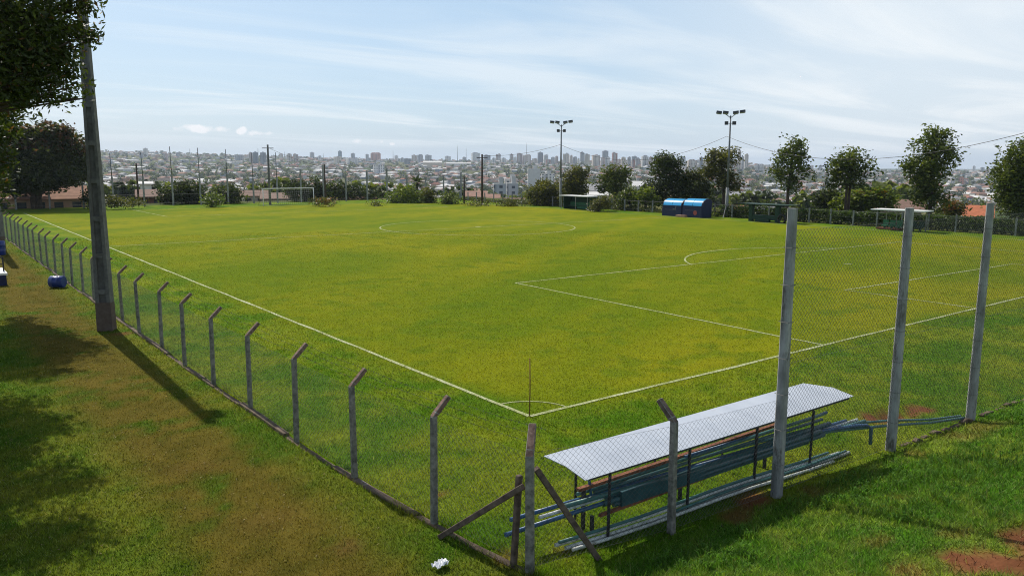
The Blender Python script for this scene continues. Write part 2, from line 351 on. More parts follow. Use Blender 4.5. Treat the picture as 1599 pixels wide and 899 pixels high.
def axis(lo, hi, fine_lo, fine_hi, step, mid_lo, mid_hi, mstep):
    a = list(np.arange(fine_lo, fine_hi, step)) + list(np.arange(fine_hi, mid_hi, mstep)); b = list(np.arange(fine_lo-mstep, mid_lo, -mstep))[::-1]
    a = b + a; s = mstep; v = a[-1]
    while v < hi: s *= 1.12; v += s; a.append(v)
    s = mstep; v = a[0]; pre = []
    while v > lo: s *= 1.12; v -= s; pre.append(v)
    return np.array(pre[::-1] + a)
gx = axis(-3000, 11000, -13, 26, 0.22, -14, 68, 1.0); gy = axis(-1500, 11000, -13, 24, 0.22, -14, 108, 1.0)
GX, GY = np.meshgrid(gx, gy); fx, fy = GX.ravel(), GY.ravel()
gz = terrain(fx, fy); gc, gh, gcov, gsoil = ground_tint(fx, fy)
hole = np.clip(1-np.hypot((fx-6.95)/.9, (fy+4.93)/.45), 0, 1); gz = gz - 0.16*sstep(0, .45, hole)
nx, ny = len(gx), len(gy); ii = np.arange(nx*ny).reshape(ny, nx)
GF = np.stack([ii[:-1, :-1], ii[:-1, 1:], ii[1:, 1:], ii[1:, :-1]], -1).reshape(-1, 4)
def ground_mat():
    m = bpy.data.materials.new('turf_and_soil'); m.use_nodes = True; t = m.node_tree; p = t.nodes['Principled BSDF']; k = t.links.new
    p.inputs['Roughness'].default_value = 0.95; p.inputs['Specular IOR Level'].default_value = 0.02
    a = N(t, 'ShaderNodeAttribute', attribute_name='tint'); co = N(t, 'ShaderNodeTexCoord')
    n1 = N(t, 'ShaderNodeTexNoise', Scale=14.0, Detail=6.0, Roughness=0.7); k(co.outputs['Object'], n1.inputs['Vector'])
    n2 = N(t, 'ShaderNodeTexNoise', Scale=1.3, Detail=8.0, Roughness=0.7); k(co.outputs['Object'], n2.inputs['Vector'])
    s = MATH(t, 'ADD', MATH(t, 'MULTIPLY', n1.outputs[0], 0.9), MATH(t, 'MULTIPLY', n2.outputs[0], 0.55))
    mr = N(t, 'ShaderNodeMapRange'); k(s, mr.inputs[0]); mr.inputs[1].default_value = 0.4; mr.inputs[2].default_value = 1.05; mr.inputs[3].default_value = 0.62; mr.inputs[4].default_value = 1.34
    vm = N(t, 'ShaderNodeVectorMath', operation='SCALE'); k(a.outputs['Color'], vm.inputs[0]); k(mr.outputs[0], vm.inputs['Scale'])
    k(vm.outputs[0], p.inputs['Base Color'])
    b = N(t, 'ShaderNodeBump', Strength=0.6, Distance=0.03); k(n1.outputs[0], b.inputs['Height']); k(b.outputs[0], p.inputs['Normal'])
    return m
M_ground = ground_mat()
tag(np_mesh('ground', np.stack([fx, fy, gz], -1), GF, M_ground, gc, smooth=True), kind='structure')

# ------------------------------------------------------------------ pitch markings (worn lime on grass, a sheet 4 mm up)
def line_mat():
    m = bpy.data.materials.new('worn_lime_line'); m.use_nodes = True; t = m.node_tree; p = t.nodes['Principled BSDF']; k = t.links.new
    p.inputs['Roughness'].default_value = 0.95
    co = N(t, 'ShaderNodeTexCoord'); n1 = N(t, 'ShaderNodeTexNoise', Scale=9.0, Detail=6.0, Roughness=0.75); k(co.outputs['Object'], n1.inputs['Vector'])
    n2 = N(t, 'ShaderNodeTexNoise', Scale=0.5, Detail=3.0); k(co.outputs['Object'], n2.inputs['Vector'])
    s = MATH(t, 'ADD', MATH(t, 'MULTIPLY', n1.outputs[0], 0.6), MATH(t, 'MULTIPLY', n2.outputs[0], 0.5))
    mr = N(t, 'ShaderNodeMapRange'); k(s, mr.inputs[0]); mr.inputs[1].default_value = 0.42; mr.inputs[2].default_value = 0.72
    mx = N(t, 'ShaderNodeMix', data_type='RGBA'); k(mr.outputs[0], mx.inputs[0]); mx.inputs[6].default_value = (0.19, 0.22, 0.045, 1); mx.inputs[7].default_value = (0.50, 0.52, 0.34, 1)
    k(mx.outputs[2], p.inputs['Base Color']); return m
LV, LF = [], []
def strip(pts, w):
    pts = np.array(pts, float); t = np.gradient(pts, axis=0); t /= np.linalg.norm(t, axis=1)[:, None]; n = np.stack([-t[:, 1], t[:, 0]], 1)
    wob = (0.75+0.5*fbm(pts[:, 0]*1.7, pts[:, 1]*1.7, 31))[:, None]
    o = len(LV); z = 0.02 + 0.012*0
    for a, b in zip(pts+n*w/2*wob, pts-n*w/2*wob):
        LV.append((a[0], a[1], float(terrain(a[0], a[1]))+0.012)); LV.append((b[0], b[1], float(terrain(b[0], b[1]))+0.012))
    for i in range(len(pts)-1): LF.append((o+2*i, o+2*i+1, o+2*i+3, o+2*i+2))
LW = 0.115
for i, (a, b) in enumerate(LINES):
    l = np.hypot(*(b-a)); k = max(3, int(l/0.35)); tt = np.linspace(0, 1, k)[:, None]; strip(a+(b-a)*tt, LW if i < 2 else 0.10)
for c, r, a0, a1 in ARCS[:3]:
    k = max(12, int(r*abs(a1-a0)/0.3)); th = np.linspace(a0, a1, k); strip(np.stack([c[0]+r*np.cos(th), c[1]+r*np.sin(th)], 1), 0.11 if r > 2 else .05)
for cx, cy in ((32.98, 11.1), (31.6, 47.2)): strip([(cx-.22, cy+.1), (cx, cy), (cx+.22, cy-.1)], 0.28)
tag(np_mesh('pitch_markings', np.array(LV), np.array(LF), line_mat()), kind='structure')

# ------------------------------------------------------------------ grass blades
def blades(n, dmin, dmax, power):
    k = int(n*1.0); u = RNG.random(k)
    e = 2-power; D = (dmin**e + u*(dmax**e-dmin**e))**(1/e) if abs(e) > 1e-6 else dmin*(dmax/dmin)**u
    a = YAW + (RNG.random(k)-.5)*math.radians(88)
    return CAM[0]+D*np.sin(a), CAM[1]+D*np.cos(a), D
def grass():
    x, y, D = blades(1150000, 5.0, 70, 2.1)
    ok = (x < 62.4) & (y < 104) & ~((np.abs(x-fence_x(y)+.03) < .055) & (y > -5.4) & (fbm(x*.0, y*1.3, 61) < .62))
    x, y, D = x[ok], y[ok], D[ok]
    c, h, cov, soil = ground_tint(x, y)
    ok = RNG.random(len(x)) < cov; x, y, D, c, h = x[ok], y[ok], D[ok], c[ok], h[ok]
    n = len(x); z = terrain(x, y)
    ld = line_dist(x, y); onl = (ld < 0.052*(0.8+0.5*fbm(x*1.7, y*1.7, 31))) & (RNG.random(n) < np.clip(fbm(x*4, y*4, 33)*1.5-.15, .15, .9))
    # longer tufts along the kerb and posts
    tuft = (np.abs(x-fence_x(y)-.05) < .22) & (y > -6)
    h = np.where(tuft, h*(1.0+1.3*vnoise(x*2.5, y*2.5, 62)), h)
    h = h*(0.55+0.9*RNG.random(n))*np.where(RNG.random(n) < .03, 1.7, 1.0)
    w = 0.0085*(D/9)**0.85*(0.6+.8*RNG.random(n)); w = np.maximum(w, .005)
    th = RNG.random(n)*2*math.pi; lx, ly = np.cos(th), np.sin(th)
    ph = RNG.random(n)*2*math.pi; ln = h*(0.25+0.75*RNG.random(n))
    V = np.empty((n, 3, 3)); P = np.stack([x, y, z-.004], -1)
    V[:, 0] = P + np.stack([lx*w/2, ly*w/2, 0*w], -1); V[:, 1] = P - np.stack([lx*w/2, ly*w/2, 0*w], -1)
    V[:, 2] = P + np.stack([np.cos(ph)*ln, np.sin(ph)*ln, h], -1)
    cl_ = vnoise(x*17, y*17, 51)*.6+vnoise(x*41, y*41, 52)*.4; fa = 1/(1+(D/26)**2)
    c = c*(1+fa*(2.2*(cl_-.5)))[:, None]*(0.55+.90*RNG.random((n, 1))); c = np.maximum(c, .002); V[:, 2, 2] += h*fa*(1.5*(cl_-.5))
    straw = RNG.random(n) < .06; c[straw] = mix(c[straw], (.24, .21, .09), np.full(straw.sum(), .7))
    pale = RNG.random(n) < .10*fa; c[pale] = mix(c[pale]*1.5, (.27, .33, .13), np.full(pale.sum(), .6))  # lighter blade colour paints in the bright highlights on the grass
    bankz = (y < -6.1) & (x-(y+6)*.35 > -5); w = np.where(bankz, w*1.35, w); V[:, 2, :2] += np.where(bankz, .5, 0)[:, None]*(V[:, 2, :2]-P[:, :2])
    c[onl] = np.array((.46, .48, .30))*(0.6+.4*RNG.random((onl.sum(), 1)))
    V[:, 0] = P + np.stack([lx*w/2, ly*w/2, 0*w], -1); V[:, 1] = P - np.stack([lx*w/2, ly*w/2, 0*w], -1)
    C = np.repeat(c[:, None, :], 3, 1)
    o = np_mesh('grass', V.reshape(-1, 3), np.arange(n*3).reshape(-1, 3), M_blade, C.reshape(-1, 3))
    tag(o, 'short green and yellowing grass blades covering the pitch, path and bank', 'grass', kind='stuff')
grass()
# coarse broad-leaved tufts on the bank
def bank_tufts():
    V = []; C = []
    for _ in range(3200):
        x = RNG.uniform(-3.5, 9); y = RNG.uniform(-11.5, -6.3)
        if x-(y+6)*.35 < -4.6 or fbm(x*.9, y*.9, 22) < .5: continue
        if min(math.hypot(x-a, y-b)/r for a, b, r, s in SOIL) < 1: continue
        z = float(terrain(x, y)); k = RNG.integers(5, 11); hh = RNG.uniform(.06, .17)
        for j in range(k):
            a = RNG.uniform(0, 6.28); ln = hh*RNG.uniform(.4, 1.0); w = RNG.uniform(.008, .016); p = np.array([x, y, z])+np.array([RNG.normal(0, .03), RNG.normal(0, .03), 0])
            s = np.array([-math.sin(a), math.cos(a), 0])*w/2; d = np.array([math.cos(a), math.sin(a), 0])
            m = p+d*ln*.45+np.array([0, 0, hh*RNG.uniform(.6, .9)]); t = p+d*ln+np.array([0, 0, hh*RNG.uniform(.7, 1.05)])
            V += [p-s, p+s, m+s*1.3, m-s*1.3, m-s*1.3, m+s*1.3, t+s*.2, t-s*.2]
            c = np.array((.065, .150, .020))*RNG.uniform(.6, 1.9)+np.array((.02, .012, 0))*RNG.random(); C += [c]*8
    V = np.array(V); tag(np_mesh('grass_tufts', V, np.arange(len(V)).reshape(-1, 4), M_blade, np.array(C)), 'longer lush grass tufts scattered over the near bank', 'grass', kind='stuff')
bank_tufts()

# dry leaf bits and straw on the path and verge
def flecks():
    n = 2600; x = RNG.uniform(-10.5, -5.1, n); y = RNG.uniform(-4, 30, n); k = fbm(x*.5, y*.5, 71) > .42; x, y = x[k], y[k]; n = len(x)
    P = np.stack([x, y, terrain(x, y)+.022], -1); V = leaves_flat(P, .045); c = np.array((.30, .24, .12))*(0.4+.9*RNG.random((n, 1)))
    tag(np_mesh('leaf_litter', V.reshape(-1, 3), np.arange(n*4).reshape(-1, 4), M_blade, np.repeat(c, 4, 0)), 'dry leaf bits and straw strewn over the worn path', 'leaf litter', kind='stuff')
def leaves_flat(P, size):
    n = len(P); a = RNG.random(n)*6.28; s = size*(.4+.9*RNG.random(n)); w = s*.45; u = np.stack([np.cos(a), np.sin(a), RNG.normal(0, .25, n)], -1); v = np.stack([-np.sin(a), np.cos(a), RNG.normal(0, .25, n)], -1)
    return np.stack([P-u*s[:, None]/2, P-v*w[:, None]/2, P+u*s[:, None]/2, P+v*w[:, None]/2], 1)
flecks()

# ------------------------------------------------------------------ fences
def post_bent(name, x, y, dirx, diry, parent, h=1.78, arm=.38, mats=(M_conc, M_conc_top), w=.095, label=None):
    m = MB(); t = 0.012
    z0 = float(terrain(x, y)) - .3
    lean = (R.uniform(-.022, .022), R.uniform(-.028, .028)); h = h+R.uniform(-.03, .03)
    b = Vector((x+lean[0]*h, y+lean[1]*h, h)); a = Vector((x, y, z0))
    d = Vector((dirx, diry, 0)).normalized(); s = Vector((-d.y, d.x, 0))
    def sq(c, u, v, ww, vv): return [c - u*ww/2 - v*vv/2 + 0*u, c + u*ww/2 - v*vv/2, c + u*ww/2 + v*vv/2, c - u*ww/2 + v*vv/2]
    m.prism([sq(a, d, s, w, w), sq(b, d, s, w*.92, w*.92)], 0)
    m.prism([sq(b, d, s, w*.92, w*.92), sq(b+d*.05+Vector((0, 0, .045)), (d-Vector((0, 0, .8))).normalized(), s, w*.9, w*.9), sq(b+d*arm*.75+Vector((0, 0, arm*.7)), (d-Vector((0, 0, 1))).normalized(), s, w*.8, w*.85)], 1)
    o = m.build(name, list(mats), parent, bevel=.008)
    if label: o['label'] = label
    return o
def chain_panel(name, a, b, z0, z1, parent, pitch=.092, r=.0018, mesh=None, wm=None):
    """diagonal woven wires between two posts, built as thin three-sided rods"""
    a, b = np.array(a, float), np.array(b, float); l = float(np.hypot(*(b-a)))
    if mesh is None:
        H = z1-z0; S = []
        k = np.arange(-H, l, pitch)
        for s in k:
            for sg in (0, 1):
                u0, u1 = s, s+H; v0, v1 = 0.0, H
                if u0 < 0: v0 = -u0; u0 = 0
                if u1 > l: v1 = H-(u1-l); u1 = l
                if v1-v0 < .02: continue
                S.append(((u0, v0), (u1, v1)) if sg == 0 else ((u0, H-v0), (u1, H-v1)))
        for v in (0.0, H/2, H): S.append(((0, v), (l, v)))
        m = MB()
        for (u0, v0), (u1, v1) in S: m.tube([(u0, 0, v0), (u1, 0, v1)], r, 3, smooth=False, cap=False)
        o = m.build(name, wm or M_wire, parent)
    else: o = link(bpy.data.objects.new(name, mesh), parent)
    o.location = (a[0], a[1], z0); o.rotation_euler = (0, 0, math.atan2(b[1]-a[1], b[0]-a[0]))
    return o
# low fence along the left touchline
fl = tag(empty('post_fence', (-4.95, -5.4, 0)), 'low wire fence on bent-topped grey concrete posts beside the worn path', 'fence')
def fpart(o): 
    o.matrix_parent_inverse = Matrix.Translation((-o.parent.location.x, -o.parent.location.y, -o.parent.location.z)) if o.parent.rotation_euler.z == 0 else o.parent.matrix_world.inverted(); return o
LP = [(-4.62, -3.34), (-4.81, -.93), (-4.89, 1.57), (-4.9, 4.28), (-4.95, 6.88), (-4.99, 9.38), (-4.96, 12.02), (-5.0, 14.77), (-4.95, 17.6)]
yy = 17.6
while yy < 97: yy += 2.65; LP.append((-4.97+R.uniform(-.03, .03), yy))
for i, (x, y) in enumerate(LP): fpart(post_bent('post', x, y, 1, 0.05, fl))
cp = fpart(post_bent('corner_post', -4.34, -5.43, .7, .7, fl, 1.74, .46, (M_conc, M_conc_top), .125, 'corner post with a flaking reddish top'))
m = MB(); m.bar((-4.42, -5.36, 1.26), (-4.80, -3.80, .02), .085, .085); fpart(m.build('brace', M_conc_brown, fl, .008))
m = MB(); m.bar((-4.24, -5.42, 1.5), (-3.28, -5.74, -.05), .10, .085); fpart(m.build('brace', M_conc_brown, fl, .008))
m = MB(); m.bar((-4.44, -5.16, -.2), (-4.36, -5.20, 1.36), .08); fpart(m.build('stub_post', M_conc_brown, fl, .008))
LPa = [(-4.34, -5.43)] + LP
pm = None
for i in range(len(LPa)-1):
    if i >= 26: break
    (x0, y0), (x1, y1) = LPa[i], LPa[i+1]
    if i < 9: fpart(chain_panel('wire_mesh', (x0, y0), (x1, y1), .1, 1.72, fl, wm=M_wire_l))
    else:
        o = chain_panel('wire_mesh', (x0, y0), (x1, y1), .1, 1.72, fl, mesh=pm, wm=M_wire_l); pm = o.data; fpart(o)
for dz, dx in ((1.86, .1), (1.95, .19), (2.03, .27)):
    m = MB()
    for i in range(len(LPa)-1):
        (x0, y0), (x1, y1) = LPa[i], LPa[i+1]; n = 6 if i < 12 else 2
        pts = [(x0+(x1-x0)*t+dx, y0+(y1-y0)*t, dz - .03*math.sin(math.pi*t)) for t in np.linspace(0, 1, n)]
        m.tube(pts, .003, 3, smooth=False, cap=False)
        if i < 7:
            for t in np.linspace(.04, .96, 14):
                c = Vector((x0+(x1-x0)*t+dx, y0+(y1-y0)*t, dz-.03*math.sin(math.pi*t)))
                m.bar(c-Vector((.012, .005, .014)), c+Vector((.012, .005, .014)), .003)
    fpart(m.build('barbed_wire', M_wire, fl))
m = MB(); ky = -5.5
while ky < 98:
    l = R.uniform(1.5, 2.8); i = min(range(len(LPa)), key=lambda q: abs(LPa[q][1]-ky)); x = float(np.interp(ky+l/2, [p[1] for p in LPa], [p[0] for p in LPa]))
    x2 = float(np.interp(ky, [p[1] for p in LPa], [p[0] for p in LPa])); x3 = float(np.interp(ky+l, [p[1] for p in LPa], [p[0] for p in LPa]))
    hgt = R.uniform(.01, .085)
    m.prism([[(q-.075, yk, -.1), (q+.075, yk, -.1), (q+.06, yk, hgt), (q-.06, yk, hgt)] for q, yk in ((x2-.03, ky), ((x2+x3)/2-.03+R.uniform(-.03, .03), ky+l/2), (x3-.03, ky+l-.015))])
    ky += l
fpart(m.build('footing', M_kerb, fl, .012))
# fence behind the near goal line: low bent post, then tall posts with netting
fn = tag(empty('tall_fence', (0.66, -6.0, 0)), 'tall pale-post fence with chain-link netting behind the near goal line', 'fence')
fpart(post_bent('post', -1.85, -5.83, -.05, 1, fn, 1.80, .40, (M_conc, M_conc_brown), .105, 'short bent-topped post with a brown tip'))
TP = [(0.66, -6.0, 4.96), (4.45, -6.06, 4.86), (7.83, -6.16, 4.87), (11.4, -6.3, 4.9)]
for x, y, h in TP:
    m = MB(); z0 = float(terrain(x, y))-.3; w0, w1 = .175, .135
    def sec(w, z, lx=0): 
        q = w*.5; e = q*.62
        return [(x+lx-q, y-e, z), (x+lx-e, y-q, z), (x+lx+e, y-q, z), (x+lx+q, y-e, z), (x+lx+q, y+e, z), (x+lx+e, y+q, z), (x+lx-e, y+q, z), (x+lx-q, y+e, z)]
    m.prism([sec(w0, z0), sec(.165, 1.2, .004), sec(.15, 3.2, -.003), sec(w1, h)])
    for zz in np.arange(.6, h-.2, .62):
        m.tube([(x-.09, y-.09, zz), (x+.09, y-.09, zz), (x+.09, y+.09, zz), (x-.09, y+.09, zz), (x-.09, y-.09, zz)], .004, 3, 1, False)
    fpart(m.build('tall_post', [M_conc_pale, M_wire], fn))
chp = [(-4.34, -5.43), (-1.85, -5.83), (0.66, -6.0)]
for a, b in zip(chp[:-1], chp[1:]): fpart(chain_panel('wire_mesh', a, b, .08, 1.74, fn, r=.0019))
for a, b in zip(TP[:-1], TP[1:]): fpart(chain_panel('wire_mesh', a[:2], b[:2], .08, 4.6, fn, r=.0026))

# ------------------------------------------------------------------ lying bench shelter with stored pipes
sh = tag(empty('bench_shelter', (0, -5.4, 0)), 'low shelter with a bent white sheet roof on thin dark legs', 'shelter')
m = MB()
def roof_sec(x, k): 
    # near edge, bend, far edge
    return [(x, -5.50-.05*k, 1.14+.02*k), (x+.03, -5.04-.05*k, 1.20+.02*k), (x-.02, -4.58-.05*k, 1.235+.02*k)]
xs = np.linspace(-3.38, 3.45, 22); v = []; f = []
for i, x in enumerate(xs):
    k = (x+3.38)/6.83; j = i % 2
    for p in roof_sec(x, k*5): v.append((p[0]-(.25*k if p[1] > -4.9 else 0), p[1], p[2]))
for i in range(len(xs)-1):
    for j in range(2): f.append((i*3+j, i*3+3+j, i*3+4+j, i*3+1+j))
m.add(v, f, 0, False); ro = m.build('roof', M_roofw, sh); ro.modifiers.new('thick', 'SOLIDIFY').thickness = .012
fpart(ro)
for x, y in ((-2.76, -5.36), (-1.01, -5.43), (.75, -5.47), (2.30, -5.60)):
    m = MB(); m.bar((x, y, -.1), (x, y-.02, 1.13), .035); fpart(m.build('leg', M_iron, sh))
for x, y in ((-2.7, -4.55), (-.9, -4.6), (.9, -4.65), (2.5, -4.72)):
    m = MB(); m.bar((x, y, -.1), (x, y, 1.22), .03); fpart(m.build('leg', M_iron, sh))
m = MB(); m.bar((-3.30, -5.49, 1.125), (3.3, -5.74, 1.215), .025); m.bar((-3.1, -4.58, 1.22), (3.1, -4.83, 1.31), .025); fpart(m.build('rail', M_iron, sh))
# rusty bench under it
bn = tag(empty('bench', (-.4, -5.0, 0)), 'rusty brown bench frame standing under the white sheet roof', 'bench')
m = MB(); m.box((-.4, -4.93, .70), (5.2, .075, .05)); fpart(m.build('seat_rail', M_rust, bn))
m = MB(); m.box((-.3, -5.16, .30), (4.9, .05, .05)); fpart(m.build('stretcher', M_rust, bn))
for x in (-2.85, -.8, 1.6):
    m = MB(); m.bar((x, -4.9, -.05), (x, -4.9, .675), .05); m.bar((x, -5.10, -.05), (x, -5.10, .30), .05); fpart(m.build('leg', M_iron, bn))
# blue goal-like tube frame leaning on the bench
fr = tag(empty('tube_frame', (-.3, -4.8, 0)), 'blue square tube frame lying against the rusty bench under the roof', 'frame')
m = MB(); m.tube([(-2.75, -4.98, .50), (-2.75, -4.90, .84), (-2.68, -4.90, .88), (2.1, -4.98, .96), (2.17, -4.98, .93), (2.17, -4.99, .35)], .024, 8); fpart(m.build('tube', M_pipe_b, fr))
# stack of blue-green pipes across the bench
pipes = []
def pipe(pts, r, material, name, label, group, n=8):
    m = MB(); m.tube(pts, r, n); o = m.build(name, material); c = Vector(pts[0]); me = o.data
    for vv in me.vertices: vv.co -= c
    o.location = c; tag(o, label, 'pipe', group); return o
GP = 'painted pipes stacked under the shelter'
specs = [(-4.38, -4.90, .36, 3.3, -5.60, .62, .035, M_pipe_b, 'bright blue pipe whose end pokes out furthest left past the corner post'),
         (-4.15, -4.72, .46, 3.6, -5.55, .66, .034, M_pipe_b, 'blue pipe lying second from the left end of the stack'),
         (-3.7, -4.85, .42, 3.9, -5.62, .64, .030, M_pipe_w, 'pale grey pipe between the blue pipes of the stack'),
         (-3.3, -4.95, .52, 4.05, -5.70, .60, .038, M_pipe_g, 'green pipe on the near side of the stack'),
         (-2.9, -4.80, .56, 3.1, -5.35, .84, .032, M_pipe_g, 'green pipe slanting up at the right end of the stack'),
         (-2.7, -4.98, .60, 2.9, -5.45, .80, .030, M_pipe_t, 'dark teal pipe on top of the stack'),
         (-2.5, -5.02, .48, 3.0, -5.55, .72, .045, M_pipe_t, 'thick dark teal pipe in the middle of the stack'),
         (-2.6, -5.08, .42, 2.6, -5.6, .66, .05, M_pipe_t, 'thickest dark teal pipe at the front of the stack'),
         (-2.4, -5.10, .36, 2.7, -5.62, .58, .045, M_pipe_t, 'dark teal pipe at the bottom of the stack')]
for x0, y0, z0, x1, y1, z1, r, mt, lb in specs:
    pts = [(x0+(x1-x0)*t, y0+(y1-y0)*t, z0+(z1-z0)*t - .05*math.sin(math.pi*t)*0) for t in np.linspace(0, 1, 7)]
    pipe(pts, r, mt, 'pipe', lb, GP)
pipe([(-1.0, -5.2, .60), (2.6, -5.55, .64), (3.55, -5.72, .60), (3.98, -5.78, .55), (4.12, -5.80, .46), (4.14, -5.80, .12)], .036, M_pipe_b, 'pipe', 'blue pipe with a bent elbow pointing down at its right end', GP)
pipe([(0.4, -5.3, .62), (2.8, -5.58, .60), (4.6, -5.82, .42), (6.2, -6.02, .22), (7.6, -6.12, .08)], .03, M_pipe_g, 'pipe', 'long green hose-like pipe running right to the third tall post', GP)
pipe([(0.2, -5.2, .68), (2.8, -5.45, .68), (4.8, -5.78, .48), (6.3, -5.98, .26), (7.55, -6.06, .12)], .026, M_pipe_g, 'pipe', 'upper long pale green pipe drooping right to the third tall post', GP)
pipe([(-.6, -5.0, .70), (2.7, -5.3, .80), (3.2, -5.36, .86)], .03, M_pipe_b, 'pipe', 'blue pipe rising highest at the right end of the stack', GP)
G2 = 'pale pipes lying on the ground'
for x0, y0, x1, y1, z, r, mt, lb in ((-3.68, -5.2, 3.3, -5.62, .10, .03, M_pipe_w, 'pale pipe on the ground at the back of the bundle'), (-3.55, -5.28, 3.6, -5.66, .05, .032, M_pipe_w, 'pale pipe on the ground in the middle of the bundle'),
                              (-3.5, -5.38, 2.9, -5.74, .05, .028, M_pipe_w, 'pale pipe on the ground nearest the dark shade'), (-3.64, -5.24, 3.0, -5.56, .15, .026, M_pipe_g, 'greenish pipe on top of the bundle on the ground'), (-1.3, -5.44, 3.4, -5.70, .10, .024, M_pipe_g, 'short green pipe beside the ground bundle')):
    pipe([(x0+(x1-x0)*t, y0+(y1-y0)*t, z+.02*math.sin(9*t+x0)) for t in np.linspace(0, 1, 9)], r, mt, 'pipe', lb, G2)
m = MB()
m.prism([[(x, y-.025, z), (x, y+.025, z), (x, y+.025, z+.24), (x, y-.025, z+.24)] for x, y, z in ((-2.3, -5.17, .33), (2.35, -5.52, .46))])
tag(m.build('plank', M_pipe_t), 'wide dark teal board standing on edge along the front of the pipe stack', 'plank')
# broken footing along the tall fence
for a, b in zip(TP[1:-1], TP[2:]):
    t = .12
    while t < .98:
        m = MB(); l = R.uniform(.06, .16); p0, p1 = Vector((a[0]+(b[0]-a[0])*t, a[1]+(b[1]-a[1])*t+R.uniform(-.05, .02), 0)), Vector((a[0]+(b[0]-a[0])*(t+l), a[1]+(b[1]-a[1])*(t+l)+R.uniform(-.05, .02), 0)); hh = R.uniform(.02, .09)
        m.prism([[p+Vector((0, -.07, -.1)), p+Vector((0, .07, -.1)), p+Vector((0, .05, hh*k)), p+Vector((0, -.05, hh*k))] for p, k in ((p0, .6), (p0.lerp(p1, .5)+Vector((0, R.uniform(-.02, .02), 0)), 1), (p1, .5))]); t += l+R.uniform(0, .05)
        fpart(m.build('footing', M_kerb, fn, .012))
# corner flag stick
m = MB(); m.tube([(0, 0, -.05), (.01, 0, .7), (0, 0, 1.36)], [.013, .012, .011], 8); tag(m.build('corner_stick', M_rust), 'thin bare brown corner stick at the meeting of the touchline and goal line', 'corner stick')
# litter
bm = bmesh.new(); bmesh.ops.create_grid(bm, x_segments=9, y_segments=6, size=.5)
for v in bm.verts: v.co = Vector((v.co.x*.24, v.co.y*.15, .05*abs(math.sin(v.co.x*9+v.co.y*5))+.03*R.random()+.01))
me = bpy.data.meshes.new('paper_litter'); bm.to_mesh(me); bm.free(); me.materials.append(M_paper)
o = link(bpy.data.objects.new('paper_litter', me)); o.location = (*gnd(688, 887)[:2], .03); o.rotation_euler = (0, 0, .3); o.modifiers.new('t', 'SOLIDIFY').thickness = .004
tag(o, 'crumpled piece of white paper lying on the grass by the kerb', 'litter')

# ------------------------------------------------------------------ poles
def hpole(loc, h, w0, w1, label, base_red=True, rz=0.0):
    """tapered H-section concrete utility pole with recessed bays"""
    e = tag(empty('utility_pole', loc, rz), label, 'pole')
    m = MB(); d0, d1 = w0*.72, w1*.72
    W_ = lambda z: w0+(w1-w0)*z/h
    for sx in (-1, 1):
        m.prism([[((sx*W_(z)/2 - sx*a), b, z) for a, b in ((0, -W_(z)*.36), (0, W_(z)*.36), (W_(z)*.24, W_(z)*.36), (W_(z)*.24, -W_(z)*.36))] for z in (-.4, h)])
    m.prism([[(a*W_(z)*.255, b*W_(z)*.13, z) for a, b in ((-1, -1), (1, -1), (1, 1), (-1, 1))] for z in (-.4, h-.002)])
    z = 1.35
    while z < h-.4:
        q = W_(z); m.box((0, 0, z), (q*.50, q*.68, .16)); z += 1.25
    m.build('shaft', M_pole, e)
    if base_red:
        m = MB(); q = w0*1.0; m.prism([[(a*W_(zz)*.52, b*W_(zz)*.375, zz) for a, b in ((-1, -1), (1, -1), (1, 1), (-1, 1))] for zz in (-.3, .98)]); m.build('base', M_pole_red, e)
    return e
P1 = gnd(167, 515)
pl = hpole((P1[0], P1[1], 0), 12.4, .50, .235, 'tall tapering concrete pole standing by the path in front of the leaves', True, -.55)
def flood(parent, x, y, z, dx, tilt, s=1.0, gl=True):
    rot = Matrix.Rotation(tilt, 3, 'Y')
    m = MB(); m.box((x, y, z), (.62*s, .34*s, .2*s), 0, rot); m.box((x, y-.0, z-.11*s), (.54*s, .28*s, .02), 1, rot)
    return m.build('floodlight', [M_lamp, M_glass], parent)
m = MB(); m.box((.28, 0, 11.6), (.3, .26, .5)); m.build('shadow_bump_box', M_steel, pl)  # unseen box above the view, added to put a bump in the pole's shadow
P2 = gnd(3, 392)
hpole((P2[0]-.12, P2[1], 0), 11, .60, .30, 'concrete pole half cut by the left picture edge behind the blue drum', True, -.55)
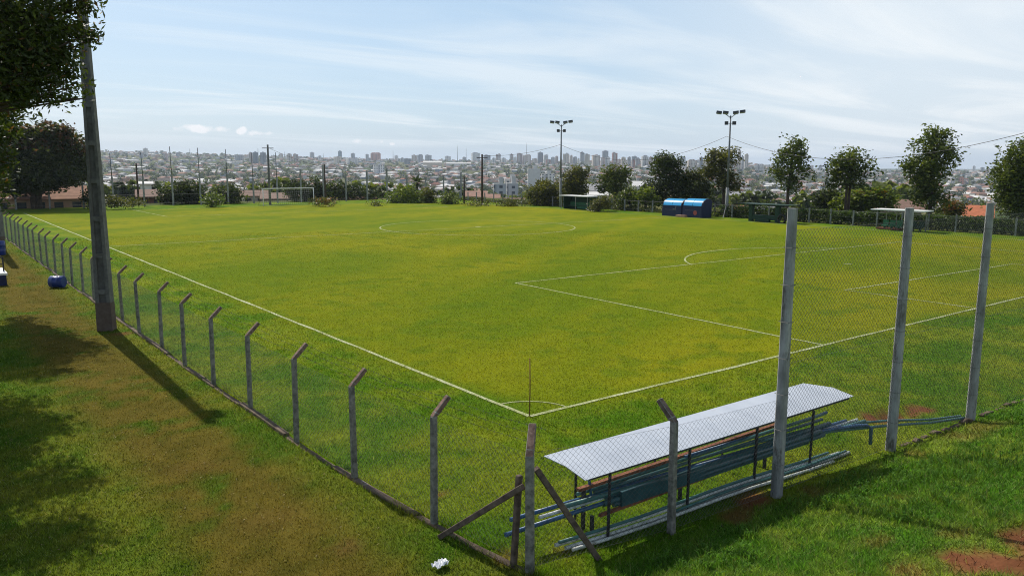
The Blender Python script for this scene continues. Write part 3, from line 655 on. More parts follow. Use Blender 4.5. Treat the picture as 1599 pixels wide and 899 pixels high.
def light_pole(loc, h, label, stays=False, rz=0.0, conc=.36):
    e = tag(empty('floodlight_pole', loc, rz), label, 'floodlight pole', 'floodlight poles along the far touchline')
    m = MB(); m.tube([(0, 0, -.3), (0, 0, h*conc)], [.19, .16], 10); m.build('base', M_conc_pale, e)
    m = MB(); m.tube([(0, 0, h*conc), (0, 0, h*.62), (0, 0, h)], [.125, .11, .075], 10); m.build('shaft', M_steel, e)
    m = MB()
    for s in (-1, 1): m.tube([(0, 0, h-.25), (s*.45, 0, h+.1), (s*.75, 0, h+.25)], .045, 6)
    m.build('crossarm', M_steel, e)
    m = MB(); m.box((0, 0, h-.85), (.9, .07, .07)); m.build('lower_arm', M_steel, e)
    for s in (-1, 1):
        for k in range(2):
            mm = MB(); rot = Matrix.Rotation(-s*.14, 3, 'Y') @ Matrix.Rotation(-.35, 3, 'X')
            mm.box((s*(.55+.72*k), 0, h+.34+.1*k*(1 if s > 0 else .2)), (.60, .42, .20), 0, rot); mm.box((s*(.55+.72*k), -.1, h+.21+.1*k*(1 if s > 0 else .2)), (.5, .3, .03), 1, rot); mm.build('floodlight', [M_lamp, M_glass], e)
        mm = MB(); mm.box((s*.42, -.05, h-.82), (.34, .32, .38), 0, Matrix.Rotation(s*.3, 3, 'Z')); mm.build('floodlight', [M_lamp, M_glass], e)
    if stays:
        for a in (.4, 2.5, 4.4):
            m = MB(); m.bar((math.cos(a)*1.5, math.sin(a)*1.5, -.1), (math.cos(a)*.1, math.sin(a)*.1, 1.6), .08); m.build('stay', M_conc_pale, e)
    return e
QL1 = onX(875, 326, 62.2); QL2 = onX(1134, 337, 63.4)
H1 = onX(875, 195, 62.2)[2]; H2 = onX(1137, 181, 63.4)[2]
light_pole((QL1[0], QL1[1], -.05), H1+.05, 'grey floodlight pole beside the green and white dugout', rz=-.7)
light_pole((QL2[0], QL2[1], -.1), H2+.1, 'grey floodlight pole with slanting stays right of the blue dugouts', True, rz=-.85, conc=.30)
p3 = hpole((12.25, -6.95, 0), 9.9, .34, .22, 'concrete pole with floodlights just right of the tall netting posts', True, .3)
m = MB(); m.bar((-.9, 0, 9.3), (.8, 0, 9.6), .07); m.build('crossarm', M_steel, p3)
m = MB(); m.box((-.62, 0, 9.45), (.6, .4, .08), 0, Matrix.Rotation(-.4, 3, 'Y')); m.build('floodlight', [M_lamp, M_glass], p3)
m = MB(); m.box((-.38, 0, 7.66), (.22, .16, .16)); m.bar((-.3, 0, 7.7), (0, 0, 7.7), .04); m.build('bracket', M_steel, p3)
def wire(a, b, sag, label, r=.02, n=24):
    a, b = Vector(a), Vector(b); m = MB()
    m.tube([(a.lerp(b, t) - Vector((0, 0, sag*4*t*(1-t)))) - a for t in np.linspace(0, 1, n)], r, 5, cap=False)
    o = m.build('power_line', M_black); o.location = a; tag(o, label, 'cable'); return o
a1 = onX(875, 226, 62.2); a2 = onX(1135, 213, 63.4)
wire(a1, a2, 2.4, 'sagging black cable between the two floodlight poles')
e3 = far(1720, 172, 60); wire(a2, e3, 2.75, 'long black cable sagging right from the floodlight pole with stays')
b1 = far(753, 243, 118); wire(a1, b1, .5, 'black cable dropping left from the pole by the green and white dugout')
wp = [(217, 255, 126, .13, M_wood, 'dark wooden pole left of the far trees and white house'), (422, 226, 121, .17, M_pole, 'tall grey utility pole just behind the far goal'), (508.5, 257, 122, .13, M_wood, 'dark wooden pole right of the far goal beside dark trees'),
      (753, 241, 118, .16, M_wood, 'dark wooden pole before the grey apartment block'), (725, 276, 122, .14, M_wood, 'short dark wooden pole right of the round green bush')]
UPOS = []
for x, yt, D, r, mt, lb in wp:
    b = far(x, 321, D); t = far(x, yt, D); zb = float(terrain(b[0], b[1]))-.3
    e = tag(empty('utility_pole', (b[0], b[1], zb)), lb, 'pole'); m = MB(); m.tube([(0, 0, 0), (0, 0, t[2]-zb)], [r*1.15, r*.8], 8); m.build('shaft', mt, e)
    if x in (422, 753): 
        m = MB(); m.bar((-.7, .4, t[2]-zb-.5), (.7, -.4, t[2]-zb-.5), .1); m.build('crossarm', M_wood, e)
    UPOS.append(t)
wire(UPOS[1]-np.array([0, 0, .6]), far(560, 268, 150), .8, 'thin cable running right from the pole behind the far goal', .02)

# ------------------------------------------------------------------ far fence, far goal
ff = tag(empty('far_fence', (30, 105, 0)), 'row of tall pale posts with thin pipe tops behind the far goal', 'fence'); ff.name = 'post_fence'
FX = [(25, 265, 0), (78, 265, 0), (131, 268, 0), (178, 276, 240), (226, 276, 238), (271, 272, 229), (314, 272, 231), (357, 272, 233), (397, 278, 238), (434, 276, 238), (471, 264, 0), (506, 258, 0), (541, 270, 0), (574, 266, 0), (605, 263, 0), (636, 274, 0), (665, 276, 0), (693, 274, 0), (720, 270, 0)]
for x, yc, yp in FX:
    b = onY(x, 322, 105.0); zc_ = onY(x, yc, 105.0)[2]
    m = MB(); m.bar((b[0], 105, -.5), (b[0], 105, zc_), .2); o = m.build('post', M_conc_pale, ff); fpart(o)
    if yp:
        zp = onY(x, yp, 105.0)[2]; m = MB(); m.tube([(b[0], 105, zc_-.3), (b[0]-.05, 105, zp)], [.06, .05], 6); fpart(m.build('pipe_top', M_steel, ff))
m = MB()
x0, x1 = onY(25, 322, 105)[0], onY(720, 322, 105)[0]
for z in (.4, 1.6, 3.0): m.tube([(x0, 105, z), (x1, 105, z)], .012, 4, cap=False)
fpart(m.build('line_wire', M_wire, ff))
ga, gb = onY(411.5, 319.5, 96.2), onY(490.3, 319.5, 96.2); gh_ = 2.44
go = tag(empty('football_goal', (ga[0], 96.2, 0)), 'white football goal with a thin net at the far end of the pitch', 'goal')
gw = gb[0]-ga[0]
m = MB(); m.tube([(0, 0, -.1), (0, 0, gh_)], .06, 8); m.build('goalpost', M_white, go)
m = MB(); m.tube([(gw, 0, -.1), (gw, 0, gh_)], .06, 8); m.build('goalpost', M_white, go)
m = MB(); m.tube([(-.06, 0, gh_), (gw+.06, 0, gh_)], .06, 8); m.build('crossbar', M_white, go)
m = MB()
for s in (0, gw): m.tube([(s, 0, gh_), (s, .9, gh_), (s, 1.9, .0)], .03, 6)
m.tube([(0, 1.9, 0.03), (gw, 1.9, 0.03)], .03, 6); m.build('net_frame', M_steel, go)
m = MB()
for u in np.arange(.3, gw, .3): m.tube([(u, .02, gh_), (u, .9, gh_), (u, 1.9, 0)], .005, 3, smooth=False, cap=False)
for q in np.linspace(0, 1, 9): m.tube([(0, .9+q, gh_*(1-q)), (gw, .9+q, gh_*(1-q))], .005, 3, smooth=False, cap=False)
m.build('net', M_white, go)

# ------------------------------------------------------------------ right boundary fence
rf = tag(empty('boundary_fence', (62.9, 50, 0)), 'low fence of short pale posts and wires along the far right side', 'fence')
y = 6.0
RFY = []
while y < 102: RFY.append(y); y += 2.4
for y in RFY:
    m = MB(); m.bar((62.9, y, -.3), (62.9+R.uniform(-.03, .03), y, 1.48+R.uniform(-.05, .05)), .13); fpart(m.build('post', M_conc_pale, rf))
m = MB()
for z in (.3, .8, 1.35): m.tube([(62.9, 6, z), (62.9, 101, z)], .014, 4, cap=False)
fpart(m.build('line_wire', M_wire, rf))

# ------------------------------------------------------------------ dugouts
def span(x0, x1, y, X): return onX(x1, y, X)[1], onX(x0, y, X)[1]   # near Y, far Y
# (1) green dugout, white roof
ya, yb = span(881, 923, 330, 60.2); zr = onX(900, 306, 60.2)[2]
d1 = tag(empty('dugout', (60.2, ya, 0)), 'dark green dugout with a flat white roof beside the left floodlight pole', 'dugout'); Lg = yb-ya
m = MB(); m.box((.35, Lg/2, zr), (2.3, Lg+.5, .09)); m.build('roof', M_white, d1)
m = MB(); m.box((1.3, Lg/2, zr/2-.05), (.06, Lg, zr-.1)); m.build('back_wall', M_green, d1)
for y_ in (.05, Lg-.05):
    m = MB(); m.box((.55, y_, zr/2-.05), (1.4, .06, zr-.1)); m.build('side_wall', M_green, d1)
for y_ in (.1, Lg*.45, Lg-.1):
    m = MB(); m.bar((-.6, y_, -.1), (-.6, y_, zr-.05), .07); m.build('post', M_conc_pale, d1)
m = MB(); m.box((.7, Lg/2, .42), (.5, Lg-.4, .06)); m.box((.95, Lg/2, .7), (.05, Lg-.4, .4)); m.box((.6, Lg*.35, .25), (.3, Lg*.5, .35)); m.build('bench', M_green2, d1)
# (2)(3) blue dugouts
def translucent(name, c):
    m = bpy.data.materials.new(name); m.use_nodes = True; t = m.node_tree; p = t.nodes['Principled BSDF']; p.inputs['Base Color'].default_value = (*c, 1); p.inputs['Roughness'].default_value = .3
    tr = N(t, 'ShaderNodeBsdfTranslucent'); nz = N(t, 'ShaderNodeTexNoise', Scale=3.0); r = N(t, 'ShaderNodeMapRange'); t.links.new(nz.outputs[0], r.inputs[0]); r.inputs[3].default_value = .85; r.inputs[4].default_value = 1.1
    vm = N(t, 'ShaderNodeVectorMath', operation='SCALE'); vm.inputs[0].default_value = c; t.links.new(r.outputs[0], vm.inputs['Scale']); t.links.new(vm.outputs[0], tr.inputs[0])
    ms = N(t, 'ShaderNodeMixShader'); ms.inputs[0].default_value = .45; t.links.new(p.outputs[0], ms.inputs[1]); t.links.new(tr.outputs[0], ms.inputs[2]); t.links.new(ms.outputs[0], t.nodes['Material Output'].inputs[0]); return m
M_poly = translucent('blue_polycarbonate', (.05, .52, 1.0))
M_emb = mat('emblem_red', (.42, .10, .09), (.3, .07, .06), 9, .6)
def blue_dugout(xa, xb, label, emblem):
    ya, yb = span(xa, xb, 339, 60.0); zt = onX((xa+xb)/2, 310.5, 60.0)[2]; l = yb-ya
    e = tag(empty('dugout', (60.0, ya, 0)), label, 'dugout', 'blue dugouts side by side on the far touchline')
    m = MB(); zs = zt*.62
    # curved translucent hood: profile in x,z
    prof = [(-.55, zs*1.02), (-.42, zt*.80), (-.15, zt*.93), (.25, zt), (.75, zt), (1.05, zt*.93)]
    for k in range(2):
        y0 = .08+k*(l-.16)/2+.02; y1 = .08+(k+1)*(l-.16)/2-.02
        v = [(px_, yy_, pz) for px_, pz in prof for yy_ in (y0, y1)]; f = [(2*i, 2*i+1, 2*i+3, 2*i+2) for i in range(len(prof)-1)]
        m.add(v, f, 0, True)
    o = m.build('hood', M_poly, e)
    for y_ in (.03, l-.03):
        m = MB(); pts = [(a, b) for a, b in prof]+[(1.15, 0), (-.62, 0)]
        m.prism([[(a, y_-.03, b) for a, b in pts], [(a, y_+.03, b) for a, b in pts]]); m.build('side_panel', M_navy, e)
    m = MB(); m.box((1.12, l/2, zt*.44), (.06, l, zt*.88)); m.build('back_panel', M_navy, e)
    m = MB(); m.box((-.58, l/2, zs*.5), (.05, l-.1, zs*.98)); fp_ = m.build('front_panel', M_navy, e)
    m = MB(); m.box((-.615, l*.55, zs*.62), (.02, l*.6, .03)); m.build('trim', M_steel, e)
    if emblem:
        m = MB(); c = [(-.62, l*.32+.26*math.cos(t), zs*.42+.26*math.sin(t)) for t in np.linspace(0, 2*math.pi, 17)[:-1]]
        m.prism([c, [(a-.015, b, z) for a, b, z in c]]); m.build('emblem', M_emb, e)
    else:
        m = MB(); m.box((-.62, l*.28, zs*.85), (.015, .1, .5), 0, Matrix.Rotation(.3, 3, 'X')); m.box((-.62, l*.38, zs*.7), (.015, .3, .08)); m.build('emblem', M_steel, e)
    m = MB(); m.box((.75, l/2, .45), (.45, l-.3, .06)); m.build('bench', M_navy, e)
blue_dugout(1039, 1068.5, 'left blue dugout with a glowing blue hood and grey marks on navy panels', False)
blue_dugout(1070.5, 1100.5, 'right blue dugout with a glowing blue hood and a round red emblem', True)
m = MB(); q = onX(1064, 336.5, 59.0); m.box((59.0, q[1], .12), (.5, 1.3, .22)); tag(m.build('step_plank', mat('pink_plank', (.42, .25, .18), rough=.9)), 'pale brown plank step lying before the two blue dugouts', 'plank')
# (4) green open shelter
ya, yb = span(1171, 1216, 346, 60.0); zt = onX(1195, 319, 60)[2]; l = yb-ya
d4 = tag(empty('dugout', (60, ya, 0)), 'dark green open shelter with a thin flat roof right of the stayed floodlight pole', 'shelter')
m = MB(); m.box((.3, l/2-.3, zt), (2.0, l+2.6, .06)); m.build('roof', M_green, d4)
for y_ in (.15, l-.15):
    m = MB(); m.box((0, y_, zt/2-.05), (.4, .42, zt+.02)); m.build('post', M_green, d4)
m = MB(); m.box((.1, l/2, .45), (.5, l, .5)); m.box((-.3, l*.5, .2), (.3, l*.5, .3)); m.build('bench', M_green, d4)
m = MB(); yq = onX(1220, 341, 59.5)[1]
m.tube([(0, .42*math.cos(t), .42+.42*math.sin(t)) for t in np.linspace(0, 2*math.pi, 19)], .11, 8); o = m.build('tyre', M_black); o.location = (59.6, yq, 0); tag(o, 'black tyre standing upright beside the dark green open shelter', 'tyre')
# (5) white roofed seats
ya, yb = span(1363, 1446, 356, 60.3); zt = onX(1400, 328, 60.3)[2]; l = yb-ya
d5 = tag(empty('dugout', (60.3, ya, 0)), 'open dugout with a thin white roof over green seats by the right hedge', 'dugout')
m = MB(); m.box((.3, l/2, zt), (1.9, l, .1)); m.build('roof', M_white, d5)
for y_ in (.5, l*.35, l*.66, l-.7):
    m = MB(); m.bar((1.0, y_, -.1), (1.0, y_, zt-.05), .08); m.build('post', M_conc_pale, d5)
for i in range(6):
    y_ = .7+i*(l-1.6)/5; m = MB(); m.box((.35, y_, .36), (.46, .5, .08)); m.box((.6, y_, .62), (.07, .5, .5)); m.box((.4, y_, .16), (.3, .1, .3)); m.build('seat', M_green2 if i > 2 else M_green, d5)
m = MB(); m.box((.5, l*.72, .1), (1.0, l*.45, .12)); m.build('plinth', M_rust, d5)

# ------------------------------------------------------------------ left edge things
m = MB(); c0 = gnd(91, 449); ax = Vector((.80, -.60, 0)).normalized()
rr = [(.0, .25), (.02, .27), (.17, .265), (.19, .28), (.21, .265), (.40, .265), (.42, .28), (.44, .265), (.60, .27), (.62, .24)]
m.tube([ax*a + Vector((0, 0, .29)) for a, b in rr], [b for a, b in rr], 20); o = m.build('drum', M_drum); o.location = (c0[0]-.26, c0[1]+.2, -.01)
tag(o, 'blue plastic drum lying on its side by the fence posts', 'drum')
c0 = gnd(9, 398); m = MB(); m.tube([(0, 0, z) for z in (0, .03, .25, .28, .31, .6, .63, .66, .86, .9)], [.27, .29, .285, .3, .285, .285, .3, .285, .29, .25], 20); o = m.build('drum', M_drum); o.location = (-6.42, 45.6, -.02)
tag(o, 'blue plastic drum standing upright at the foot of the leftmost pole', 'drum')
c1 = gnd(14, 444)
bt = tag(empty('block_bench', (c1[0]-.9, c1[1]+.2, 0)), 'white topped dark bench block with a black rail at the left edge', 'bench')
m = MB(); m.box((0, .6, .55), (1.7, 2.4, .1)); m.build('top', M_white, bt)
m = MB(); m.box((0, .6, .25), (1.6, 2.3, .5)); m.build('body', M_navy, bt)
m = MB(); m.tube([(.78, .3, .6), (.78, .3, 1.25), (.7, .3, 1.3), (-.8, .3, 1.45)], .035, 6); m.tube([(.78, .3, .95), (-.8, .3, 1.05)], .02, 6); m.build('rail', M_black, bt)

# ------------------------------------------------------------------ trees
def leaves(cent, size, asp=.42, flat=.5):
    """diamond leaf quads round given centres"""
    n = len(cent); a = RNG.normal(size=(n, 3)); a[:, 2] *= flat; a /= np.linalg.norm(a, axis=1)[:, None]
    b = RNG.normal(size=(n, 3)); b -= (b*a).sum(1)[:, None]*a; b /= np.linalg.norm(b, axis=1)[:, None]
    s = size*(0.65+.7*RNG.random((n, 1))); V = np.empty((n, 4, 3))
    V[:, 0] = cent-a*s/2; V[:, 2] = cent+a*s/2; V[:, 1] = cent+b*s*asp/2; V[:, 3] = cent-b*s*asp/2
    return V
def crown_pts(blobs, n_clump, per, spread, shell=.55):
    """clumps spread through the volume of several ellipsoids; returns centres and clump ids"""
    vol = np.array([b[3]*b[4]*b[5] for b in blobs]); w = vol**.75*np.array([b[6] if len(b) > 6 else 1.0 for b in blobs]); blobs = [tuple(b[:6]) for b in blobs]; k = RNG.choice(len(blobs), n_clump, p=w/w.sum())
    d = RNG.normal(size=(n_clump, 3)); d /= np.linalg.norm(d, axis=1)[:, None]; r = (shell+(1-shell)*RNG.random((n_clump, 1))**.7)*RNG.choice([1, 1, 1, .6], (n_clump, 1))
    B = np.array(blobs); c = B[k, :3] + d*r*B[k, 3:6]
    sp = spread*(0.6+.8*RNG.random((n_clump, 1, 1)))
    p = c[:, None, :] + np.clip(RNG.normal(size=(n_clump, per, 3)), -1.7, 1.7)*sp*np.array([1, 1, .75])
    return p.reshape(-1, 3), np.repeat(np.arange(n_clump), per), c
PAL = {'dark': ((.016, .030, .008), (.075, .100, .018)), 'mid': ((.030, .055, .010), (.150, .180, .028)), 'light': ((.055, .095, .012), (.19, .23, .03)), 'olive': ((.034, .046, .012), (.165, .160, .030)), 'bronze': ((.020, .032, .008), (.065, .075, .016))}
def tree(name, label, base, blobs, n_clump, per, leaf, spread, pal='mid', trunk_r=.18, cat='tree', group=None, new_leaf=None, limbs=6, trunk_to=None, asp=.5, forks=1, flat=.5):
    """blobs are relative to base: (x, y, z, rx, ry, rz)"""
    e = tag(empty(name, base), label, cat, group)
    P, ids, cc = crown_pts(blobs, n_clump, per, spread)
    V = leaves(P, leaf, asp, flat); lo, hi = np.array(PAL[pal])
    hz_ = (cc[:, 2]-cc[:, 2].min())/(np.ptp(cc[:, 2])+.01); t = np.clip(RNG.random(n_clump)**1.5*.8+.35*hz_*RNG.random(n_clump), 0, 1)[ids]; c = lo+(hi-lo)*np.clip(t+RNG.normal(0, .15, len(ids)), 0, 1)[:, None]  # upper clumps coloured lighter: sunlit crown tops put into the leaf colour
    if new_leaf is not None:
        top = cc[:, 2] > np.quantile(cc[:, 2], new_leaf[1]); sel = (top & (RNG.random(n_clump) < new_leaf[2]))[ids] & (RNG.random(len(ids)) < .75)
        c[sel] = np.array(new_leaf[0])*(0.7+.6*RNG.random((sel.sum(), 1)))
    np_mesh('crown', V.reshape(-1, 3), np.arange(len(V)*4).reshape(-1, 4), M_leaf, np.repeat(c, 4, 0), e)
    m = MB(); B = np.array(blobs); ztop = trunk_to or (B[:, 2]-B[:, 5]*.2).mean(); cxy = B[:, :2].mean(0)
    for fk in range(forks):
        off = (fk-(forks-1)/2)*.55*(forks > 1)
        pts = [(off*1.0, 0, -.6), (off*1.05+R.uniform(-.05, .05), 0, ztop*.35), (off*1.1+cxy[0]*.4+R.uniform(-.1, .1), cxy[1]*.4, ztop*.7), (off*1.4+cxy[0]*.8, cxy[1]*.8, ztop)]
        m.tube(pts, [trunk_r*1.25, trunk_r, trunk_r*.8, trunk_r*.45], 8)
        for i in range(limbs//forks):
            b = B[R.randrange(len(B))]; s = Vector(pts[1]).lerp(Vector(pts[3]), R.uniform(.2, .95))
            g = Vector((b[0]+R.uniform(-.6, .6)*b[3], b[1]+R.uniform(-.6, .6)*b[4], b[2]+R.uniform(-.3, .6)*b[5]))
            mid = s.lerp(g, .5)+Vector((0, 0, .08*(g-s).length)); m.tube([s, mid, g], [trunk_r*.4, trunk_r*.27, trunk_r*.08], 6)
    m.build('trunk', M_bark, e)
    return e
def px_blob(x, y, rx, ry, D, depth=None):
    """ellipsoid seen at pixel x,y with pixel radii, at horizontal distance D"""
    c = far(x, y, D); s = D/F_PX*1.0; rr = rx*s; return (c[0], c[1], c[2], rr, rr if depth is None else depth, ry*s)
def px_tree(name, label, xb, D, ell, dens=1.0, pal='mid', leaf=.34, zb=None, **kw):
    b = far(xb, 330, D); z = float(terrain(b[0], b[1])) if zb is None else zb
    bl = []
    for e in ell:
        q = px_blob(*e[:4], D + (e[4] if len(e) > 4 else 0)); bl.append((q[0]-b[0], q[1]-b[1], q[2]-z, q[3], q[4], q[5]))
    area = sum(e[2]*e[3] for e in ell); nc = int(area*.115*dens)+24
    for q in list(bl):
        for _ in range(4):
            a = R.uniform(-.5, math.pi+.5); b2 = R.uniform(0, 6.28); f = R.uniform(.26, .42)
            bl.append((q[0]+q[3]*.98*math.cos(a)*math.cos(b2), q[1]+q[4]*.98*math.cos(a)*math.sin(b2), q[2]+q[5]*.98*math.sin(a), q[3]*f, q[4]*f, q[5]*f*.8))
    return tree(name, label, (b[0], b[1], z), bl, nc, kw.pop('per', 22), leaf, kw.pop('spread', .42), pal, **kw)
# spreading bronze-topped tree, far left corner
px_tree('spreading_tree', 'broad dark spreading tree with bronze new leaves before the peach house', 58, 120, [(30, 250, 55, 44), (70, 240, 50, 40), (105, 258, 30, 26), (60, 272, 50, 22, -3), (20, 268, 38, 30), (112, 248, 20, 18)], 3.2, 'bronze', .5, 0.0, trunk_r=.34, new_leaf=((.12, .06, .028), .70, .35), limbs=12, per=30, trunk_to=4.2, forks=2)
px_tree('small_tree', 'light green bushy tree behind the peach house roof', 112, 150, [(112, 279, 18, 14), (122, 283, 10, 10)], 1.2, 'light', .45)
px_tree('small_tree', 'dark shrub at the right end of the peach house', 141, 119, [(143, 312, 9, 11)], 1.5, 'dark', .3, 0.0)
px_tree('round_tree', 'dark rounded tree behind the left of the far fence', 285, 128, [(278, 304, 26, 17), (300, 303, 22, 18), (258, 309, 10, 12), (290, 294, 20, 12)], 1.5, 'dark', .4)
px_tree('round_tree', 'smaller dark tree left of the far goal', 358, 127, [(357, 304, 22, 15), (372, 306, 10, 10), (345, 308, 12, 10)], 1.5, 'dark', .38)
px_tree('bush', 'yellow green bush at the foot of the smaller dark tree', 330, 116, [(332, 313, 13, 8)], 1.6, 'light', .3, -.5)
px_tree('round_tree', 'wide dark tree right behind the far goal', 478, 132, [(470, 302, 22, 18), (490, 298, 22, 16), (500, 306, 16, 15), (455, 300, 10, 14)], 1.5, 'dark', .42)
px_tree('round_tree', 'wide dark tree above the orange roof', 540, 138, [(530, 300, 20, 15), (550, 303, 18, 13), (514, 304, 14, 16), (575, 308, 16, 10)], 1.5, 'dark', .42)
px_tree('bush', 'light green bushes behind the fence left of the palm', 622, 124, [(622, 309, 14, 12), (640, 305, 14, 13), (655, 311, 12, 10), (612, 313, 8, 8)], 1.6, 'light', .34, -.5)
px_tree('bush', 'rough green shrub right of the palm', 668, 124, [(668, 307, 8, 13), (676, 311, 5, 8)], 1.6, 'olive', .34, -.5)
px_tree('bush', 'round green bush behind the fence before the terracotta roofs', 706, 120, [(706, 312, 15, 9), (698, 314, 9, 7)], 1.8, 'mid', .3, -.4)
px_tree('bush', 'yellow weeds at the edge of the pitch left of the wooden pole', 198, 114, [(185, 316, 16, 5), (207, 317, 14, 4), (172, 314, 8, 7)], 1.8, 'olive', .26, -1.2, trunk_r=.05, limbs=0)
px_tree('bush', 'low orange-tinged weeds right of the far goal', 503, 114, [(500, 316, 14, 4), (516, 317, 12, 4), (585, 319, 14, 2.5)], 1.8, 'olive', .26, -1.0, trunk_r=.04, limbs=0, new_leaf=((.2, .1, .03), .4, .4))
px_tree('bush', 'dry low weeds at the far corner of the pitch', 770, 114, [(745, 319, 22, 3), (790, 318, 22, 4), (812, 319, 14, 4)], 2.2, 'olive', .26, -1.0, trunk_r=.04, limbs=0)
px_tree('mango_tree', 'olive green rounded trees left of the left floodlight pole', 850, 116, [(842, 300, 20, 14), (862, 303, 20, 18), (832, 312, 14, 10), (850, 314, 20, 10), (872, 310, 12, 14), (846, 294, 16, 8)], 1.5, 'olive', .36)
px_tree('garden_tree', 'leafy tree directly behind the green and white dugout', 898, 112, [(898, 288, 17, 20), (903, 270, 13, 10), (890, 300, 14, 10), (908, 298, 11, 10), (893, 276, 10, 10)], 1.5, 'olive', .36)
px_tree('garden_tree', 'small round crowned tree with a bare trunk left of the big dark tree', 960, 110, [(960, 285, 22, 18), (955, 270, 14, 10), (972, 274, 12, 10), (943, 290, 10, 10), (978, 268, 6, 6), (970, 297, 14, 7)], 1.5, 'mid', .34, new_leaf=((.12, .11, .02), .7, .4), trunk_to=4.5)
px_tree('shade_tree', 'big dense dark tree behind and left of the blue dugouts', 1038, 108, [(1040, 285, 27, 35), (1032, 262, 18, 16), (1052, 258, 14, 14), (1022, 300, 16, 20), (1060, 300, 14, 20), (1044, 248, 12, 8)], 1.5, 'dark', .36)
px_tree('shade_tree', 'low dark tree behind the right blue dugout', 1082, 107, [(1082, 292, 22, 20), (1070, 285, 12, 14), (1098, 300, 14, 16), (1086, 276, 14, 8)], 1.5, 'dark', .36, new_leaf=((.10, .10, .02), .65, .5))
px_tree('bush', 'light green leafy bush left of the big dense dark tree', 1008, 104, [(1008, 306, 12, 12), (996, 312, 10, 9), (1020, 314, 10, 8)], 1.6, 'light', .34)
px_tree('bush', 'mid green shrubs behind the fence between two trees', 985, 105, [(984, 308, 12, 10), (972, 315, 10, 7)], 1.5, 'mid', .34)
px_tree('bush', 'pale tangled shrubs beside the green and white dugout', 935, 101, [(935, 320, 10, 8), (946, 317, 9, 9), (928, 325, 8, 5)], 1.8, 'olive', .26)
px_tree('garden_tree', 'tall open tree right behind the stayed floodlight pole', 1129, 104, [(1128, 262, 22, 30), (1115, 258, 14, 18), (1140, 250, 13, 16), (1144, 285, 12, 12), (1108, 268, 10, 10), (1122, 244, 13, 12), (1132, 290, 12, 12)], 1.05, 'olive', .36, trunk_to=6.0)
px_tree('slender_tree', 'airy tall tree with a thin dark trunk right of the green shelter', 1229, 94, [(1238, 262, 20, 26), (1222, 258, 16, 16), (1245, 236, 16, 14), (1256, 246, 9, 10), (1216, 272, 12, 12), (1232, 290, 18, 10), (1262, 270, 8, 10), (1238, 224, 9, 8)], .62, 'mid', .36, trunk_r=.17, trunk_to=8.0)
px_tree('slender_tree', 'wide airy tree on two thin trunks above the yellow green bush', 1322, 92, [(1318, 265, 24, 18), (1340, 258, 20, 16), (1302, 262, 14, 14), (1356, 268, 10, 8), (1325, 248, 18, 9), (1310, 285, 16, 10), (1335, 285, 16, 10)], .68, 'mid', .36, forks=2, trunk_r=.14, trunk_to=7.0)
px_tree('slender_tree', 'tallest leafy tree behind the second tall netting post', 1452, 86, [(1455, 230, 22, 20), (1440, 262, 24, 22), (1465, 255, 20, 22), (1450, 290, 20, 22), (1432, 290, 12, 14), (1462, 215, 16, 10), (1480, 246, 10, 10), (1425, 258, 12, 10), (1455, 312, 22, 14)], 0.85, 'mid', .34, trunk_r=.18, trunk_to=8.5)
px_tree('slender_tree', 'leafy tree cut by the right picture edge', 1592, 82, [(1585, 275, 26, 26), (1595, 250, 22, 20), (1575, 300, 22, 22), (1600, 300, 30, 30), (1565, 268, 12, 12), (1620, 270, 26, 34), (1590, 325, 26, 14)], 0.95, 'mid', .32, trunk_r=.18)
px_tree('bush', 'yellow green broad bush behind the right hedge', 1345, 96, [(1335, 317, 24, 14), (1362, 312, 26, 12), (1380, 315, 16, 10), (1318, 320, 16, 10), (1350, 306, 20, 8)], 1.6, 'light', .4, new_leaf=((.2, .12, .02), .7, .2))
px_tree('bush', 'dark green shrub behind the hedge left of the yellow green bush', 1292, 98, [(1292, 312, 16, 14), (1282, 318, 10, 10)], 1.4, 'dark', .36)
px_tree('bush', 'brownish shrub right of the tallest tree behind the hedge', 1492, 90, [(1492, 325, 12, 8), (1482, 328, 10, 8)], 1.5, 'olive', .3, new_leaf=((.2, .09, .03), .5, .4))
px_tree('bush', 'clipped low shrubs around the foot of the stayed floodlight pole', 1120, 93.5, [(1108, 333, 9, 5), (1122, 334, 10, 5), (1146, 333, 10, 6), (1160, 334, 8, 5)], 2.0, 'mid', .22)
# hedge of ivy over the right boundary fence
HV = []; 
hy = RNG.uniform(5.0, 44.0, 16000); hz = 1.38*RNG.random(16000)**.8 + .25*(fbm(hy*.8, 0*hy, 3)-.5); hx = 63.5+RNG.normal(0, .30, 16000)
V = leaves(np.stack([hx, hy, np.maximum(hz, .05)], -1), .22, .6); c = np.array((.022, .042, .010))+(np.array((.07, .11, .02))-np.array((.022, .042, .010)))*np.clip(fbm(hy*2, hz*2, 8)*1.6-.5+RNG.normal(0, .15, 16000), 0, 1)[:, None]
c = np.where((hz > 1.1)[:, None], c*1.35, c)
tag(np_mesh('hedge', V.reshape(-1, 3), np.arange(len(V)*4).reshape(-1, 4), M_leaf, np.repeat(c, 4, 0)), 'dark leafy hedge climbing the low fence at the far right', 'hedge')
hy = RNG.uniform(46, 100, 9000); hz = .9*RNG.random(9000)*(fbm(hy*.35, 0*hy, 4)*1.6-.2); hx = 64.2+RNG.normal(0, .5, 9000)
V = leaves(np.stack([hx, hy, np.maximum(hz, .02)], -1), .24, .6); c = np.array((.03, .05, .012))+(np.array((.12, .13, .035))-np.array((.03, .05, .012)))*np.clip(fbm(hy*1.3, hz*2, 9)*1.4-.3+RNG.normal(0, .15, 9000), 0, 1)[:, None]
tag(np_mesh('hedge', V.reshape(-1, 3), np.arange(len(V)*4).reshape(-1, 4), M_leaf, np.repeat(c, 4, 0)), 'uneven low scrub behind the fence from the blue dugouts to the far corner', 'hedge')
